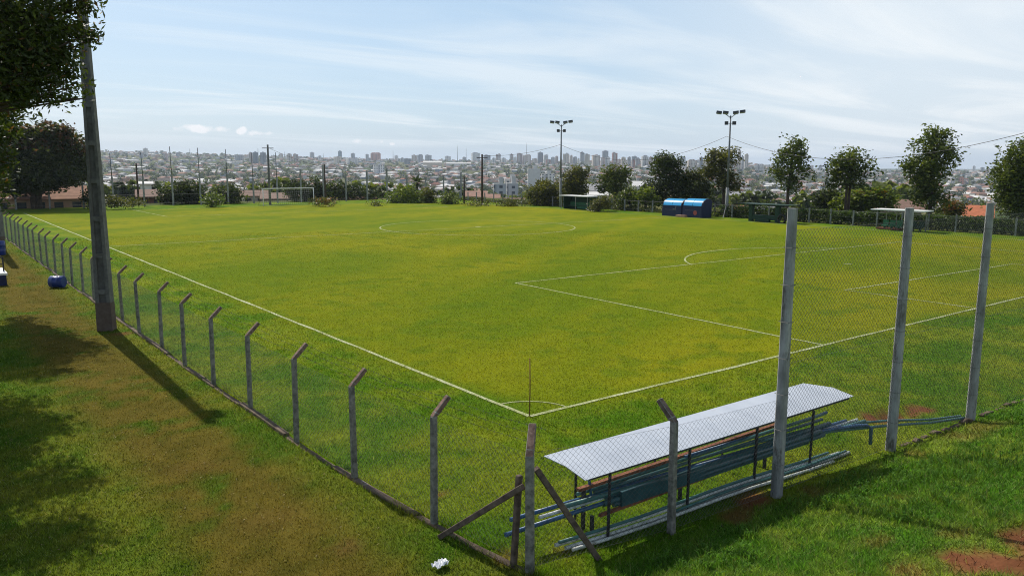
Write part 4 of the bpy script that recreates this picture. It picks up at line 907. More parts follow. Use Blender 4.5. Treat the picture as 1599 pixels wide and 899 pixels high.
# palm
pb = far(651, 318, 140); e = tag(empty('palm_tree', (pb[0], pb[1], float(terrain(pb[0], pb[1])))), 'shaggy palm tree rising above the light green bushes', 'palm'); zt = far(651, 285, 140)[2]-e.location.z
m = MB(); m.tube([(0, 0, -.5), (.1, 0, zt*.5), (0, 0, zt)], [.3, .25, .22], 8); m.build('trunk', M_bark, e)
V = []; C = []
for i in range(46):
    a = R.uniform(0, 6.28); el_ = R.uniform(-.9, 1.2); ln = R.uniform(1.6, 2.4); d = np.array([math.cos(a)*math.cos(el_), math.sin(a)*math.cos(el_), math.sin(el_)])
    for s in np.linspace(.15, 1, 9):
        p = np.array([0, 0, zt])+d*ln*s+np.array([0, 0, -.9*s*s*ln*.4])
        for sg in (-1, 1):
            sd_ = np.cross(d, [0, 0, 1]); sd_ = sd_/np.linalg.norm(sd_)*sg*.35*(1.1-s*.6); w = d*.07
            V += [p-w, p+w, p+sd_+d*.2-np.array([0, 0, .15])+w*.3, p+sd_+d*.2-np.array([0, 0, .15])-w*.3]; C += [np.array((.05, .07, .025))*R.uniform(.5, 1.5)]*4
V = np.array(V); np_mesh('crown', V, np.arange(len(V)).reshape(-1, 4), M_leaf, np.array(C), e)
# big near trees on the left: hanging boughs with separate leaves
def big_tree(label, base, blobs, sprigs, leaf, pal, tr, seed_to, spread=.24):
    e = tag(empty('broadleaf_tree', base), label, 'tree'); P, ids, cc = crown_pts(blobs, sprigs, 26, spread, .5)
    V = leaves(P, leaf, .36, .8); lo, hi = np.array(PAL[pal]); t = RNG.random(sprigs)[ids]
    c = lo+(hi-lo)*np.clip(t*.8+RNG.normal(.1, .15, len(ids)), 0, 1)[:, None]
    br = RNG.random(len(ids)) < .05; c[br] = np.array((.12, .06, .02))
    np_mesh('crown', V.reshape(-1, 3), np.arange(len(V)*4).reshape(-1, 4), M_leaf, np.repeat(c, 4, 0), e)
    blobs = [tuple(b[:6]) for b in blobs]
    m = MB(); h = seed_to; m.tube([(0, 0, -.4), (.05, 0, h*.5), (.1, .05, h)], [tr*1.3, tr, tr*.7], 10)
    for i, b in enumerate(blobs):
        for k in range(3):
            g = Vector((b[0]+R.uniform(-.7, .7)*b[3], b[1]+R.uniform(-.7, .7)*b[4], b[2]+R.uniform(-.5, .5)*b[5])); s = Vector((0.05, 0, h*R.uniform(.6, 1)))
            m.tube([s, s.lerp(g, .5)+Vector((0, 0, .4)), g], [tr*.2, tr*.1, .012], 6)
    for i in range(0, sprigs, 5):
        g = Vector(cc[i]); b = min(blobs, key=lambda q: (Vector(q[:3])-g).length); s = Vector(b[:3]).lerp(g, .3); m.tube([s, g], [.014, .005], 4, cap=False)
    m.build('trunk', M_bark, e)
    return e
bA = np.array([-13.6, 1.2, 0.0])
def rel(x, y, D, rx, ry, dp):
    c = far(x, y, D)-bA; q = D/F_PX; return (c[0], c[1], c[2], rx*q, dp, ry*q)
def rw(w, *a): return rel(*a)+(w,)
big_tree('near leafy tree whose dark boughs hang in at the top left corner', bA, [rw(.7, 28, 38, 14, 52, 55, .9), rw(.7, 84, 55, 14.2, 26, 34, .6), rw(.6, 96, 96, 14.2, 20, 32, .5), rw(.7, 62, 112, 14, 30, 30, .6), rw(.8, 20, 118, 14, 34, 38, .8), rw(.8, 108, 134, 14.3, 13, 13, .3), rw(.7, 102, 42, 14.2, 20, 22, .4), rw(.9, 100, -4, 14, 34, 14, .5), rw(.9, 139, 56, 14.1, 9, 12, .2), rw(.9, 141, 8, 14.1, 8, 7, .2), rw(1.2, 126, 155, 14.2, 6, 4, .12), rw(1, 45, 150, 14, 16, 10, .3), rw(1, 84, 146, 14, 12, 10, .3),
    rw(.12, -110, 40, 14.5, 100, 90, 2.0), rw(.12, -60, -120, 14, 170, 100, 2.4), rw(.15, 70, -60, 14.2, 75, 45, 1.2)], 760, .10, 'dark', .32, 6.5, .13)
bA = np.array([-9.9, 26.0, 0.0])
big_tree('dark leafy tree at the left edge behind the tall concrete pole', bA, [rel(-4, 175, 38, 14, 30, 1.2), rel(-8, 255, 38, 15, 62, 1.2), rel(-60, 120, 38, 66, 90, 2.6), rel(14, 140, 38, 18, 20, 1.6), rel(-110, 40, 38, 110, 90, 3)], 1500, .22, 'dark', .35, 6.5)
big_tree('leafy tree out on the left of the path shading its edge', np.array([-13.5, 13.5, 0]), [(0.2, 0, 7.8, 4.4, 3.6, 2.6), (3.4, 1.8, 7.6, 1.5, 1.4, 1.2), (3.1, -2.4, 7.2, 1.5, 1.2, 1.0), (0, -5, 7.5, 3.4, 2.6, 2.2), (3.6, -6.4, 7.4, 1.2, 1.0, .9), (4.0, -.2, 7.3, 1.3, 1.0, .9), (3.9, -4.2, 7.2, 1.2, 1.0, .9)], 2700, .2, 'dark', .28, 6)

# ------------------------------------------------------------------ near houses beyond the ground
def roof_mat(name, c, tile=True): return mat(name, c, tuple(v*.68 for v in c), 1.6, .9, stain=tuple(v*.5 for v in c), stain_scale=.6, stain_at=.62)
ROOFS = {'terracotta': roof_mat('terracotta_tiles', (.32, .18, .135)), 'orange': roof_mat('orange_tiles', (.33, .17, .105)), 'brown': roof_mat('brown_tiles', (.20, .12, .09)), 'grey': roof_mat('grey_sheet', (.32, .32, .325)), 'white': roof_mat('pale_sheet', (.66, .65, .63)), 'red': roof_mat('red_tiles', (.30, .12, .08)), 'orange-red': roof_mat('orange_red_tiles', (.46, .15, .07))}
WALLS = {'white': mat('white_render', (.70, .68, .65), scale=.5), 'cream': mat('cream_render', (.66, .58, .47), scale=.5), 'peach': mat('peach_render', (.46, .29, .19), scale=.5), 'grey': mat('grey_render', (.44, .44, .44), scale=.5), 'pinkish': mat('pink_render', (.60, .46, .40), scale=.5), 'blue': mat('blue_render', (.33, .38, .44), scale=.5), 'brick': M_brick}
def house(name, label, c, rz, lx, ly, hw, hr, roof, wall, cat='house', group=None, wins=3, gable=True, parts=True):
    e = tag(empty(name, c, rz), label, cat, group)
    m = MB(); m.box((0, 0, hw/2-1.5), (lx, ly, hw+3))
    if gable and hr > .3:
        m.add([(-lx/2, -ly/2, hw), (-lx/2, ly/2, hw), (-lx/2, 0, hw+hr*.96), (lx/2, -ly/2, hw), (lx/2, ly/2, hw), (lx/2, 0, hw+hr*.96)], [(0, 1, 2), (3, 5, 4)])
    m.build('wall', wall, e)
    m = MB(); o = .45
    if hr > .3:
        t = .14
        for s in (-1, 1):
            a = [(-lx/2-o, s*(ly/2+o), hw-hr*o/(ly/2)), (lx/2+o, s*(ly/2+o), hw-hr*o/(ly/2)), (lx/2+o, 0, hw+hr), (-lx/2-o, 0, hw+hr)]
            m.prism([a, [(x, y, z+t) for x, y, z in a]])
    else: m.box((0, 0, hw+.12), (lx+.5, ly+.5, .22))
    m.build('roof', roof, e)
    for s in (-1, 1):
        for i in range(wins):
            m = MB(); xw = (i+.5)/wins*lx-lx/2; m.box((xw, s*(ly/2+.01), hw*.55), (min(1.5, lx/wins*.5), .06, 1.1)); m.build('window', M_win, e)
    return e
def px_house(name, label, x0, x1, y_eave, y_ridge, D, depth, roof, wall, rz_off=0.0, **kw):
    a, b = far(x0, y_eave, D), far(x1, y_eave, D); c = (a+b)/2; lx = float(np.linalg.norm((b-a)[:2])); d = b-a
    zr_ = far((x0+x1)/2, y_ridge, D)[2]; zg = float(terrain(c[0], c[1])); hw = max(c[2]-zg, 2.2); zg = c[2]-hw
    return house(name, label, (c[0], c[1], zg), math.atan2(d[1], d[0])+rz_off, lx, depth, hw, max(zr_-c[2], 0), ROOFS[roof], WALLS[wall], **kw)
px_house('house', 'long low peach house with an orange tiled roof behind the spreading tree', -10, 131, 309, 292, 126, 8, 'orange', 'peach', wins=5)
px_house('house', 'low house with a pinkish orange roof right of the far goal', 526, 584, 317.5, 308.5, 140, 7, 'orange', 'cream', wins=2)
px_house('shed', 'long tan shed behind the left of the far goal', 378, 416, 305, 298, 160, 8, 'brown', 'cream', wins=2)
px_house('shed', 'long brown roofed shed seen through the far goal', 410, 474, 309, 302, 150, 9, 'brown', 'pinkish', wins=3)
px_house('house', 'small white house wall beside the dark wooden pole', 219, 236, 287, 284, 190, 8, 'white', 'white', wins=1)
px_house('house', 'dark brown roofed house below the small white house', 216, 254, 306, 297, 140, 8, 'brown', 'brick', wins=2)
px_house('house', 'terracotta roofed house behind the round green bush', 728, 758, 306, 299, 175, 8, 'terracotta', 'pinkish', wins=2)
px_house('house', 'brick house with terracotta roof left of the grey apartment block', 748, 778, 312, 304, 160, 8, 'terracotta', 'brick', wins=2)
px_house('house', 'low red brown house at the far corner behind the dry weeds', 782, 816, 315, 310, 150, 7, 'brown', 'brick', wins=2)
px_house('house', 'red brown shed between the palm and the round bush', 676, 694, 309, 306, 150, 7, 'grey', 'brick', wins=1)
px_house('house', 'white two storey house right behind the green and white dugout', 921, 946, 304, 300.5, 150, 8, 'white', 'white', wins=2)
px_house('house', 'tan gabled house wall above the white two storey house', 903, 940, 297, 288, 185, 9, 'grey', 'cream', wins=2)
px_house('house', 'red roofed house behind the hedge before the third netting post', 1507, 1546, 337, 322, 118, 8, 'orange-red', 'cream', wins=2)
px_house('house', 'small red roof behind the fence right of the stayed floodlight pole', 1142, 1162, 331, 322, 118, 7, 'orange-red', 'cream', wins=1)
px_house('house', 'dark roofed house with pale edge behind the second netting post', 1372, 1438, 324, 313, 112, 8, 'brown', 'pinkish', wins=2)
px_house('shed', 'grey walled shed behind the green open shelter', 1176, 1212, 327, 324, 125, 7, 'grey', 'grey', wins=1)
px_house('shed', 'big pale grey industrial shed in the valley right of the stayed pole', 1140, 1178, 306, 299.5, 620, 22, 'grey', 'white', wins=0, cat='shed')
px_house('shed', 'second pale shed on the slope beyond the big dense dark tree', 988, 1012, 290, 283, 640, 22, 'white', 'white', wins=0, cat='shed')

# ------------------------------------------------------------------ town: towers
def facade(name, c, dark, vert=True, storey=3.0, bay=4.0):
    if name in MATS: return MATS[name]
    m = bpy.data.materials.new(name); m.use_nodes = True; t = m.node_tree; p = t.nodes['Principled BSDF']; k = t.links.new; p.inputs['Roughness'].default_value = .8
    co = N(t, 'ShaderNodeTexCoord'); sp = N(t, 'ShaderNodeSeparateXYZ'); k(co.outputs['Object'], sp.inputs[0])
    u = MATH(t, 'ADD', sp.outputs[0], MATH(t, 'MULTIPLY', sp.outputs[1], 1.0))
    fu = MATH(t, 'FRACT', MATH(t, 'DIVIDE', u, bay)); fz = MATH(t, 'FRACT', MATH(t, 'DIVIDE', sp.outputs[2], storey))
    wu = MATH(t, 'MULTIPLY', MATH(t, 'GREATER_THAN', fu, .42), MATH(t, 'LESS_THAN', fu, .86)); wz = MATH(t, 'MULTIPLY', MATH(t, 'GREATER_THAN', fz, .34), MATH(t, 'LESS_THAN', fz, .8))
    win = MATH(t, 'MULTIPLY', wu, wz)
    big = MATH(t, 'GREATER_THAN', MATH(t, 'FRACT', MATH(t, 'ADD', MATH(t, 'DIVIDE', u, bay*3.2), .3)), .68)
    mx = N(t, 'ShaderNodeMix', data_type='RGBA'); k(big, mx.inputs[0]); mx.inputs[6].default_value = (*c, 1); mx.inputs[7].default_value = (*dark, 1)
    m2 = N(t, 'ShaderNodeMix', data_type='RGBA'); k(win, m2.inputs[0]); k(mx.outputs[2], m2.inputs[6]); m2.inputs[7].default_value = (.07, .08, .10, 1)
    k(m2.outputs[2], p.inputs['Base Color']); MATS[name] = m; return m
FC = {'white': facade('facade_white', (.78, .75, .72), (.50, .49, .49)), 'cream': facade('facade_cream', (.74, .64, .52), (.48, .40, .33)), 'tan': facade('facade_tan', (.58, .47, .40), (.72, .66, .6)),
      'grey': facade('facade_grey', (.46, .46, .48), (.33, .33, .35)), 'dark': facade('facade_dark', (.16, .18, .21), (.22, .24, .27)), 'brown': facade('facade_brown', (.38, .26, .22), (.6, .53, .48)),
      'red': facade('facade_red', (.38, .17, .13), (.58, .5, .46)), 'salmon': facade('facade_salmon', (.62, .28, .20), (.46, .22, .17)), 'glass': facade('facade_glass', (.10, .17, .22), (.16, .24, .3)), 'pink': facade('facade_pink', (.56, .40, .36), (.62, .6, .58))}
WORD = {'white': 'white', 'cream': 'cream', 'tan': 'tan', 'grey': 'grey', 'dark': 'dark grey', 'brown': 'brown', 'red': 'red brown', 'salmon': 'salmon pink', 'glass': 'blue glass', 'pink': 'pinkish'}
def where_px(x):
    marks = [(0, 'left of the concrete pole'), (190, 'right of the tall concrete pole'), (290, 'above the dark rounded tree'), (360, 'above the smaller dark tree'), (415, 'behind the utility pole at the far goal'), (465, 'above the far goal right post'), (530, 'above the wide dark tree'), (590, 'above the orange roof'), (650, 'above the palm'), (705, 'above the round green bush'), (753, 'behind the dark wooden pole'), (800, 'above the grey apartment block'), (840, 'above the olive trees'), (875, 'behind the left floodlight pole'), (905, 'above the green and white dugout'), (960, 'above the small round crowned tree'), (1005, 'left of the big dense dark tree'), (1085, 'above the blue dugouts'), (1150, 'right of the stayed floodlight pole'), (1200, 'left of the airy tall tree'), (1290, 'left of the two-trunk tree'), (1390, 'right of the two-trunk tree'), (1510, 'right of the tallest leafy tree')]
    return min(marks, key=lambda q: abs(q[0]-x))[1]
def D_for(x, y, lo=300., hi=6000.):
    """distance at which the terrain shows at pixel x,y"""
    best = None
    for D in np.geomspace(hi, lo, 160):
        p = far(x, y, D)
        if p[2] < float(terrain(p[0], p[1])): best = D; continue
    return best
TOW = [(217.5, 224, 238, 247, 'grey'), (224, 232, 231, 246, 'white'), (256, 263, 239, 252, 'pink'), (275, 281, 238, 246, 'grey'), (366, 381, 241.5, 252, 'grey'), (389, 395, 237.5, 258, 'brown'), (395.3, 404, 236.5, 258, 'dark'), (407, 416, 237, 257, 'dark'), (416.5, 419.5, 242, 257, 'grey'),
       (435.6, 442.5, 239.6, 250, 'tan'), (448, 456, 239.5, 254, 'cream'), (458, 466, 240, 254, 'brown'), (484, 491, 237.5, 248, 'grey'), (497, 502, 243, 250, 'white'), (521, 533.5, 244, 255, 'cream'), (528, 534, 235, 246, 'glass'), (540.5, 560, 246, 257, 'white'), (548, 554.5, 239, 251, 'grey'), (571, 576, 240.5, 251, 'grey'), (579, 594.6, 239, 251, 'salmon'),
       (616, 622, 242.5, 252, 'white'), (626, 631, 246, 254, 'grey'), (631.5, 642.5, 247, 256, 'dark'), (643, 651.5, 241.5, 255, 'tan'), (652, 660.6, 241, 255, 'grey'), (664, 674, 241.5, 252, 'grey'), (695, 704, 243.5, 252, 'white'), (722, 728, 245, 252, 'grey'),
       (736, 749.5, 238, 250, 'white'), (755, 766, 241.5, 252, 'dark'), (774, 782, 240, 251, 'brown'), (768, 774, 246, 254, 'white'), (782.5, 790, 246, 257, 'white'), (796, 801.5, 240, 251, 'brown'), (801.8, 806.5, 245, 255, 'white'), (807, 816, 239, 257, 'brown'), (816.4, 829, 241, 257, 'tan'), (831, 839, 247, 258, 'tan'), (839.3, 848, 237, 257, 'dark'), (848.3, 856, 241, 256, 'white'), (852, 860, 248.5, 258, 'red'), (860.4, 866, 245, 257, 'grey'), (866.4, 871.5, 243.5, 257, 'brown'),
       (879, 888.6, 239, 258, 'cream'), (889, 894, 242, 257, 'tan'), (894.4, 901, 244.5, 257, 'grey'), (901.3, 905, 247, 258, 'white'), (905.3, 912, 236.5, 257, 'grey'), (912.4, 920.6, 240, 260, 'cream'), (924, 937, 241, 259, 'tan'), (937.4, 944.5, 245, 261, 'pink'), (944.8, 952, 244.5, 261, 'white'), (940, 950, 234.5, 246, 'dark'), (955, 964, 237.5, 259, 'red'), (964.4, 969, 248, 261, 'pink'), (969.4, 977, 245, 262, 'cream'), (979, 985, 244.5, 262, 'grey'), (985.3, 991.4, 249, 264, 'red'), (986, 994, 243.5, 256, 'dark'), (992, 999, 246, 262, 'grey'), (1001, 1012, 242.5, 263, 'white'), (1012.5, 1019, 244, 263, 'brown'),
       (1020, 1030, 249, 264, 'grey'), (1031, 1042, 246, 262, 'cream'), (1045, 1054, 248, 262, 'white'), (1064, 1070, 244.5, 262, 'grey'), (1067, 1072, 255, 267, 'white'), (1072.5, 1088, 249, 268, 'tan'), (1089, 1091, 256, 267, 'grey'), (1091.4, 1097, 244.5, 265, 'dark'), (1100, 1112, 252, 266, 'cream'), (1118, 1128, 247, 266, 'white'), (1143, 1150, 252, 270, 'pink'), (1150.5, 1156, 233, 270, 'tan'), (1156.4, 1161, 242.5, 270, 'grey'), (1161.4, 1168, 240, 266, 'tan'), (1179, 1192, 256, 272, 'white'), (1205, 1216, 258, 270, 'grey'),
       (1496, 1505, 276, 289, 'salmon'), (1538, 1550, 271, 285, 'tan'), (1518, 1523, 259, 266, 'white'), (1530, 1537, 261, 267, 'grey'), (1484, 1491, 277, 287, 'white'), (1262, 1270, 258, 265, 'pink'), (1278, 1284, 257.5, 264, 'grey'), (1360, 1368, 263, 270, 'white')]
seen_lab = {}
for (x0, x1, yt, yb, fc) in TOW:
    xm = (x0+x1)/2; D = D_for(xm, yb) or 3200.; D = min(max(D, 900), 3600)
    a, b = far(x0, yb, D), far(x1, yb, D); c = (a+b)/2; zg = min(float(terrain(c[0], c[1])), c[2])-2; w = float(np.linalg.norm((b-a)[:2])); zt = far(xm, yt, D)[2]; h = zt-zg
    d = b-a; rz = math.atan2(d[1], d[0])+R.choice((-.32, .26, .18)); k_ = abs(math.cos(.3))+.55*abs(math.sin(.3)); lx = w/k_; ly = lx*.6
    sz = 'tall ' if yt < 239 else ('low ' if yb-yt < 10 else ('slim ' if x1-x0 < 6 else ('broad ' if x1-x0 > 12 else '')))
    lb = f'{sz}{WORD[fc]} tower block {where_px(xm)}'
    e = tag(empty('tower_block', (c[0], c[1], zg), rz), lb, 'tower block', 'tower blocks on the skyline')
    bh = h*.93; m = MB(); m.box((0, 0, bh/2), (lx, ly, bh))
    if x1-x0 > 9 or R.random() < .4:
        m.box((lx*.2, -ly*.5-lx*.06, bh*.46), (lx*.36, lx*.12, bh*.92)); 
    m.build('wall', FC[fc], e)
    m = MB(); r = R.random()
    if fc == 'salmon' and x1 < 700:
        for q in (-.36, -.12, .12, .36): m.box((lx*q, 0, bh+h*.06), (lx*.13, ly*.5, h*.13))
        m.box((0, 0, bh+h*.015), (lx*.96, ly*.9, h*.03))
    elif yt < 237.5: m.prism([[(sx*lx*.3, sy*ly*.3, bh) for sx, sy in ((-1, -1), (1, -1), (1, 1), (-1, 1))], [(sx*lx*.1, sy*ly*.1, h) for sx, sy in ((-1, -1), (1, -1), (1, 1), (-1, 1))]])
    else: m.box(((r-.5)*lx*.4, 0, bh+h*.035), (lx*R.uniform(.3, .6), ly*.6, h*.07))
    m.build('roof_house', FC['grey' if fc in ('white', 'cream', 'dark', 'grey') else fc], e)
    seen_lab.setdefault(lb, []).append(e)
for lb, es in seen_lab.items():
    if len(es) > 1:
        for i, e in enumerate(es):
            e['label'] = lb.replace('tower block', ('left ' if i == 0 else 'right ' if i == len(es)-1 else 'middle ')+'tower block') if len(es) <= 3 else lb.replace('tower block', ('first', 'second', 'third', 'fourth', 'fifth', 'sixth')[min(i, 5)]+' tower block from left')
# single nearer blocks
def px_block(name, label, x0, x1, yt, yb, D, fc, cat='apartment block', extra=None):
    a, b = far(x0, yb, D), far(x1, yb, D); c = (a+b)/2; zg = min(float(terrain(c[0], c[1])), c[2])-1; zt = far((x0+x1)/2, yt, D)[2]; h = zt-zg; d = b-a; w = float(np.linalg.norm(d[:2]))
    e = tag(empty(name, (c[0], c[1], zg), math.atan2(d[1], d[0])+.06), label, cat); m = MB(); m.box((0, 0, h/2), (w, w*.6, h)); m.build('wall', fc, e)
    m = MB(); m.box((0, 0, h+.25), (w*1.01, w*.61, .5)); m.box((w*.1, 0, h+2.2), (w*.36, w*.3, 3.6)); m.build('roof_house', WALLS['white'], e); return e
M_plainwall = mat('pale_blank_wall', (.56, .57, .54), (.46, .47, .45), .2, .85)
px_block('apartment_block', 'plain pale grey block with a roof box standing above the olive trees', 824, 843, 264, 292, 900, M_plainwall)
px_block('apartment_block', 'white block with dark vertical stripes left of the left floodlight pole', 845, 865, 272, 292, 850, FC['white'])
px_block('apartment_block', 'grey apartment block with many windows right of the dark wooden pole', 771, 790, 288, 320, 420, FC['grey'])
px_block('apartment_block', 'second grey apartment block beside the olive trees', 791, 809, 287, 318, 430, FC['grey'])
px_block('apartment_block', 'tan flats rising behind the grey apartment blocks', 788, 808, 280, 300, 620, FC['tan'])
px_block('apartment_block', 'white stepped building in the middle of the hillside', 583, 600, 258, 268, 1500, FC['white'])
px_house('shed', 'long hall with a bright white roof high on the slope', 661, 690, 254, 251.5, 1900, 40, 'white', 'cream', wins=0, cat='hall')
px_house('shed', 'long white roofed hall at the foot of the skyline near two masts', 697, 735, 255.5, 254, 2100, 30, 'white', 'white', wins=0, cat='hall')
# radio masts
for x, yt, yb, lb in ((614, 236, 250, 'thin radio mast right of the salmon pink tower'), (714.5, 229, 252, 'tall thin radio mast above the round green bush'), (728, 232, 252, 'thin radio mast left of the broad white tower'), (822, 225, 245, 'thin mast rising behind the tan tower'), (403, 232, 240, 'thin mast on top of the dark grey tower'), (297, 233, 246, 'thin mast on the left skyline'), (445, 238, 250, 'thin mast right of the utility pole at the far goal'), (505, 240, 250, 'short thin mast above the far goal')):
    p = far(x, yb, 2900); q = far(x, yt, 2900); e = tag(empty('radio_mast', p), lb, 'mast'); h = q[2]-p[2]
    m = MB(); m.tube([(0, 0, -4), (0, 0, h)], [1.3, .6], 4); m.build('lattice', M_steel, e); m = MB(); m.tube([(0, 0, h), (0, 0, h*1.12)], [.3, .2], 4); m.build('antenna', M_steel, e)

# ------------------------------------------------------------------ town: houses and trees
cands = []
ang0, ang1 = AZS[0]-.06, AZS[-1]+.06
k = 0
while k < 9000:
    D = 330*(3600/330)**(RNG.random()**.85); a = RNG.uniform(ang0, ang1); x = CAM[0]+D*math.sin(a); y = CAM[1]+D*math.cos(a); k += 1
    g = fbm(x/170., y/170., 41)
    if (g < .40 and D < 2600) or (a < AZS[1] and RNG.random() < .35): continue
    if max(y-107, x-66) < 150: continue
    # snap loosely to streets
    th = .3 if fbm(x/600, y/600, 77) > .5 else 1.0
    u = x*math.cos(th)+y*math.sin(th); v = -x*math.sin(th)+y*math.cos(th); v = round(v/26)*26+RNG.normal(0, 2); x, y = u*math.cos(th)-v*math.sin(th), u*math.sin(th)+v*math.cos(th)
    z = float(terrain(x, y)); q = proj((x, y, z+4)); cands.append((D, x, y, z, th, q[0], q[1]))
vis = [c for c in cands if c[6] < 321 and -15 < c[5] < 1615]; vis.sort(key=lambda c: c[0])
hv = {}
RK = ['terracotta', 'terracotta', 'orange', 'brown', 'grey', 'grey', 'white', 'terracotta', 'brown', 'red', 'grey', 'white']; WK = ['white', 'white', 'cream', 'pinkish', 'grey', 'peach', 'blue', 'cream']
def house_meshes(rk, wk, s):
    key = (rk, wk, s)
    if key in hv: return hv[key]
    lx, ly, hw, hr = ((9, 7, 3, 1.8), (13, 8, 3.2, 2.2), (9, 8, 6, 1.8), (22, 13, 4.2, 1.6))[s]
    e = house('h', None, (0, 0, 0), 0, lx, ly, hw, hr, ROOFS[rk], WALLS[wk], wins=0)
    w, r = e.children[0], e.children[1]
    # openings as shallow recess-coloured panels of the wall mesh
    m = MB(); n = 2 if s < 3 else 4
    for sg in (-1, 1):
        for i in range(n):
            for st in range(2 if s == 2 else 1): m.box(((i+.5)/n*lx-lx/2, sg*(ly/2+.01), 1.6+3*st), (1.5, .08, 1.3))
    wn = m.build('window', M_win)
    hv[key] = (w.data, r.data, wn.data)
    for o in (w, r, wn, e): bpy.data.objects.remove(o)
    return hv[key]
SZ = ['small', 'long low', 'two-storey', 'wide hall-like']
rest = []
for i, (D, x, y, z, th, qx, qy) in enumerate(vis):
    rk, wk, s = R.choice(RK), R.choice(WK), R.choices((0, 1, 2, 3), (4, 4, 2.2, .9))[0]
    if s == 3: rk = R.choice(('grey', 'white', 'white'))
    rz = th + R.choice((0, math.pi/2)) + R.uniform(-.08, .08)
    if i < 290:
        mw, mr_, mn = house_meshes(rk, wk, s); e = tag(empty('house', (x, y, z), rz), f'{SZ[s]} {wk} {rk}-roofed house {where_px(qx)}', 'house', 'houses on the slopes of the town')
        link(bpy.data.objects.new('wall', mw), e); link(bpy.data.objects.new('roof', mr_), e); link(bpy.data.objects.new('window', mn), e)
    else: rest.append((x, y, z, rz, s, rk, wk))
# houses beyond number: one mass
rkeys = list(ROOFS); wkeys = list(WALLS); V = []; Q = []; MI = []
for (x, y, z, rz, s, rk, wk) in rest:
    lx, ly, hw, hr = ((10, 8, 3, 1.8), (14, 8, 3.2, 2.2), (10, 9, 6.5, 1.8), (26, 14, 4.5, 1.6))[s]; f = R.uniform(.85, 1.25); lx *= f; ly *= f
    P = np.array([(-lx/2, -ly/2, -3), (lx/2, -ly/2, -3), (lx/2, ly/2, -3), (-lx/2, ly/2, -3), (-lx/2, -ly/2, hw), (lx/2, -ly/2, hw), (lx/2, ly/2, hw), (-lx/2, ly/2, hw), (-lx/2-.4, -ly/2-.4, hw-.1), (lx/2+.4, -ly/2-.4, hw-.1), (lx/2+.4, ly/2+.4, hw-.1), (-lx/2-.4, ly/2+.4, hw-.1), (-lx/2+lx*.15, 0, hw+hr), (lx/2-lx*.15, 0, hw+hr)])
    c, sn = math.cos(rz), math.sin(rz); P2 = P.copy(); P2[:, 0] = P[:, 0]*c-P[:, 1]*sn+x; P2[:, 1] = P[:, 0]*sn+P[:, 1]*c+y; P2[:, 2] += z; o = len(V)*14
    V.append(P2); Q += [(o, o+1, o+5, o+4), (o+1, o+2, o+6, o+5), (o+2, o+3, o+7, o+6), (o+3, o, o+4, o+7), (o+8, o+9, o+13, o+12), (o+10, o+11, o+12, o+13), (o+9, o+10, o+13, o+13), (o+11, o+8, o+12, o+12)]
    w_ = len(rkeys)+wkeys.index(wk); r_ = rkeys.index(rk); MI += [w_]*4+[r_]*4
me = bpy.data.meshes.new('distant_houses'); me.from_pydata([tuple(p) for p in np.concatenate(V)], [], [tuple(dict.fromkeys(q)) for q in Q])
for kx in rkeys: me.materials.append(ROOFS[kx])
for kx in wkeys: me.materials.append(WALLS[kx])
me.polygons.foreach_set('material_index', MI); me.update()
tag(link(bpy.data.objects.new('distant_houses', me)), 'mass of small far houses with pale walls and tiled roofs over the hillside', 'houses', kind='stuff')
# trees of the town
def blob_tree(h, r, n, leaf, pal):
    P, ids, cc = crown_pts([(0, 0, h*.62, r, r, h*.36), (r*.4, r*.2, h*.5, r*.7, r*.7, h*.25), (-r*.5, 0, h*.55, r*.6, r*.7, h*.25)], n, 12, .5, .6)
    Vv = leaves(P, leaf, .75); lo, hi = np.array(PAL[pal]); c = lo+(hi-lo)*np.clip(RNG.random(n)[ids]+RNG.normal(0, .1, len(ids)), 0, 1)[:, None]
    return Vv.reshape(-1, 3), np.repeat(c, 4, 0)
protos = []
for h, r, pal in ((8, 3.6, 'dark'), (10, 4.5, 'dark'), (7, 3.4, 'mid'), (11, 4.2, 'mid'), (6, 3.5, 'olive')):
    Vv, c = blob_tree(h, r, 60, 1.5, pal); o = np_mesh('crown', Vv, np.arange(len(Vv)).reshape(-1, 4), M_leaf, c); m = MB(); m.tube([(0, 0, -1), (0, 0, h*.6)], [.3, .2], 5); t = m.build('trunk', M_bark)
    protos.append((o.data, t.data, Vv, c, pal)); bpy.data.objects.remove(o); bpy.data.objects.remove(t)
tc_ = []
k = 0
while k < 7500:
    D = 210*(3800/210)**(RNG.random()**.8); a = RNG.uniform(ang0, ang1); x = CAM[0]+D*math.sin(a); y = CAM[1]+D*math.cos(a); k += 1
    if max(y-107, x-66) < 60: continue
    g = fbm(x/170., y/170., 41)
    if g > .47 and RNG.random() < .5: continue
    z = float(terrain(x, y)); q = proj((x, y, z+6))
    if q[1] < 322 and -15 < q[0] < 1615: tc_.append((D, x, y, z, q[0]))
tc_.sort(key=lambda c: c[0])
PW = {'dark': 'dark', 'mid': 'mid green', 'olive': 'olive'}
BV, BC = [], []
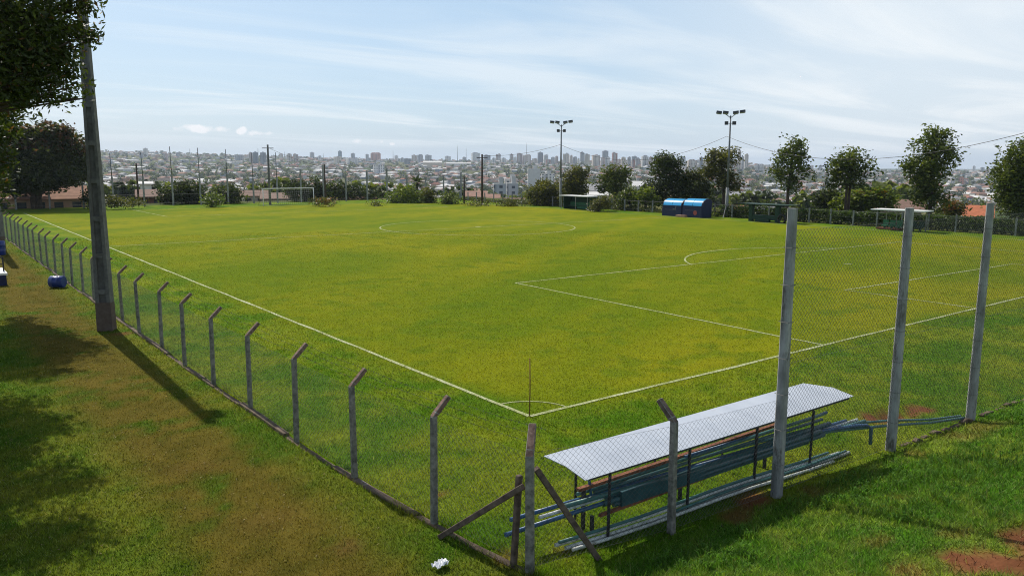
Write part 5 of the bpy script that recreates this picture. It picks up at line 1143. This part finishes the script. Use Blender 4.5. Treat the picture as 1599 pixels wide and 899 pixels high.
for i, (D, x, y, z, qx) in enumerate(tc_):
    md, mt_, Vv, c, pal = protos[R.randrange(5)]; s = R.uniform(.75, 1.3); rz = R.uniform(0, 6.28)
    if i < 200:
        e = tag(empty('town_tree', (x, y, z), rz), f'{PW[pal]} tree among the town houses {where_px(qx)}', 'tree', 'trees among the houses of the town'); e.scale = (s, s, s)
        link(bpy.data.objects.new('crown', md), e); link(bpy.data.objects.new('trunk', mt_), e)
    else:
        sub = Vv.reshape(-1, 4, 3); n = len(sub); kk = RNG.choice(n, 150 if D < 1300 else 60, replace=False); up = 1.0 if D < 1300 else 1.7
        S = sub[kk]; cen = S.mean(1, keepdims=True); S = (S-cen)*up+cen; cs, sn = math.cos(rz), math.sin(rz); T = S.copy(); T[..., 0] = (S[..., 0]*cs-S[..., 1]*sn)*s+x; T[..., 1] = (S[..., 0]*sn+S[..., 1]*cs)*s+y; T[..., 2] = S[..., 2]*s+z
        BV.append(T.reshape(-1, 3)); BC.append(c.reshape(-1, 4, 3)[kk].reshape(-1, 3))
BV = np.concatenate(BV); tag(np_mesh('distant_trees', BV, np.arange(len(BV)).reshape(-1, 4), M_leaf, np.concatenate(BC)), 'far dark green trees scattered between the hillside houses', 'trees', kind='stuff')

# ------------------------------------------------------------------ haze
bm = bmesh.new(); bmesh.ops.create_cube(bm, size=1.0)
x0, x1, y0, y1, z0, z1 = gx[0]-20, gx[-1]+20, gy[0]-20, gy[-1]+20, float(gz.min())-1.0, 150.0
for v in bm.verts: v.co = Vector(((x0+x1)/2+v.co.x*(x1-x0), (y0+y1)/2+v.co.y*(y1-y0), (z0+z1)/2+v.co.z*(z1-z0)))
me = bpy.data.meshes.new('haze'); bm.to_mesh(me); bm.free()
hm = bpy.data.materials.new('haze_air'); hm.use_nodes = True; t = hm.node_tree; t.nodes.remove(t.nodes['Principled BSDF'])
hm.cycles.volume_sampling = 'DISTANCE'; pv = N(t, 'ShaderNodeVolumePrincipled'); pv.inputs['Color'].default_value = (.72, .84, 1.0, 1); pv.inputs['Density'].default_value = 0.00011; pv.inputs['Anisotropy'].default_value = 0.2
t.links.new(pv.outputs[0], t.nodes['Material Output'].inputs['Volume']); me.materials.append(hm)
tag(link(bpy.data.objects.new('haze', me)), 'thin pale blue haze lying over the town', 'haze', kind='stuff')
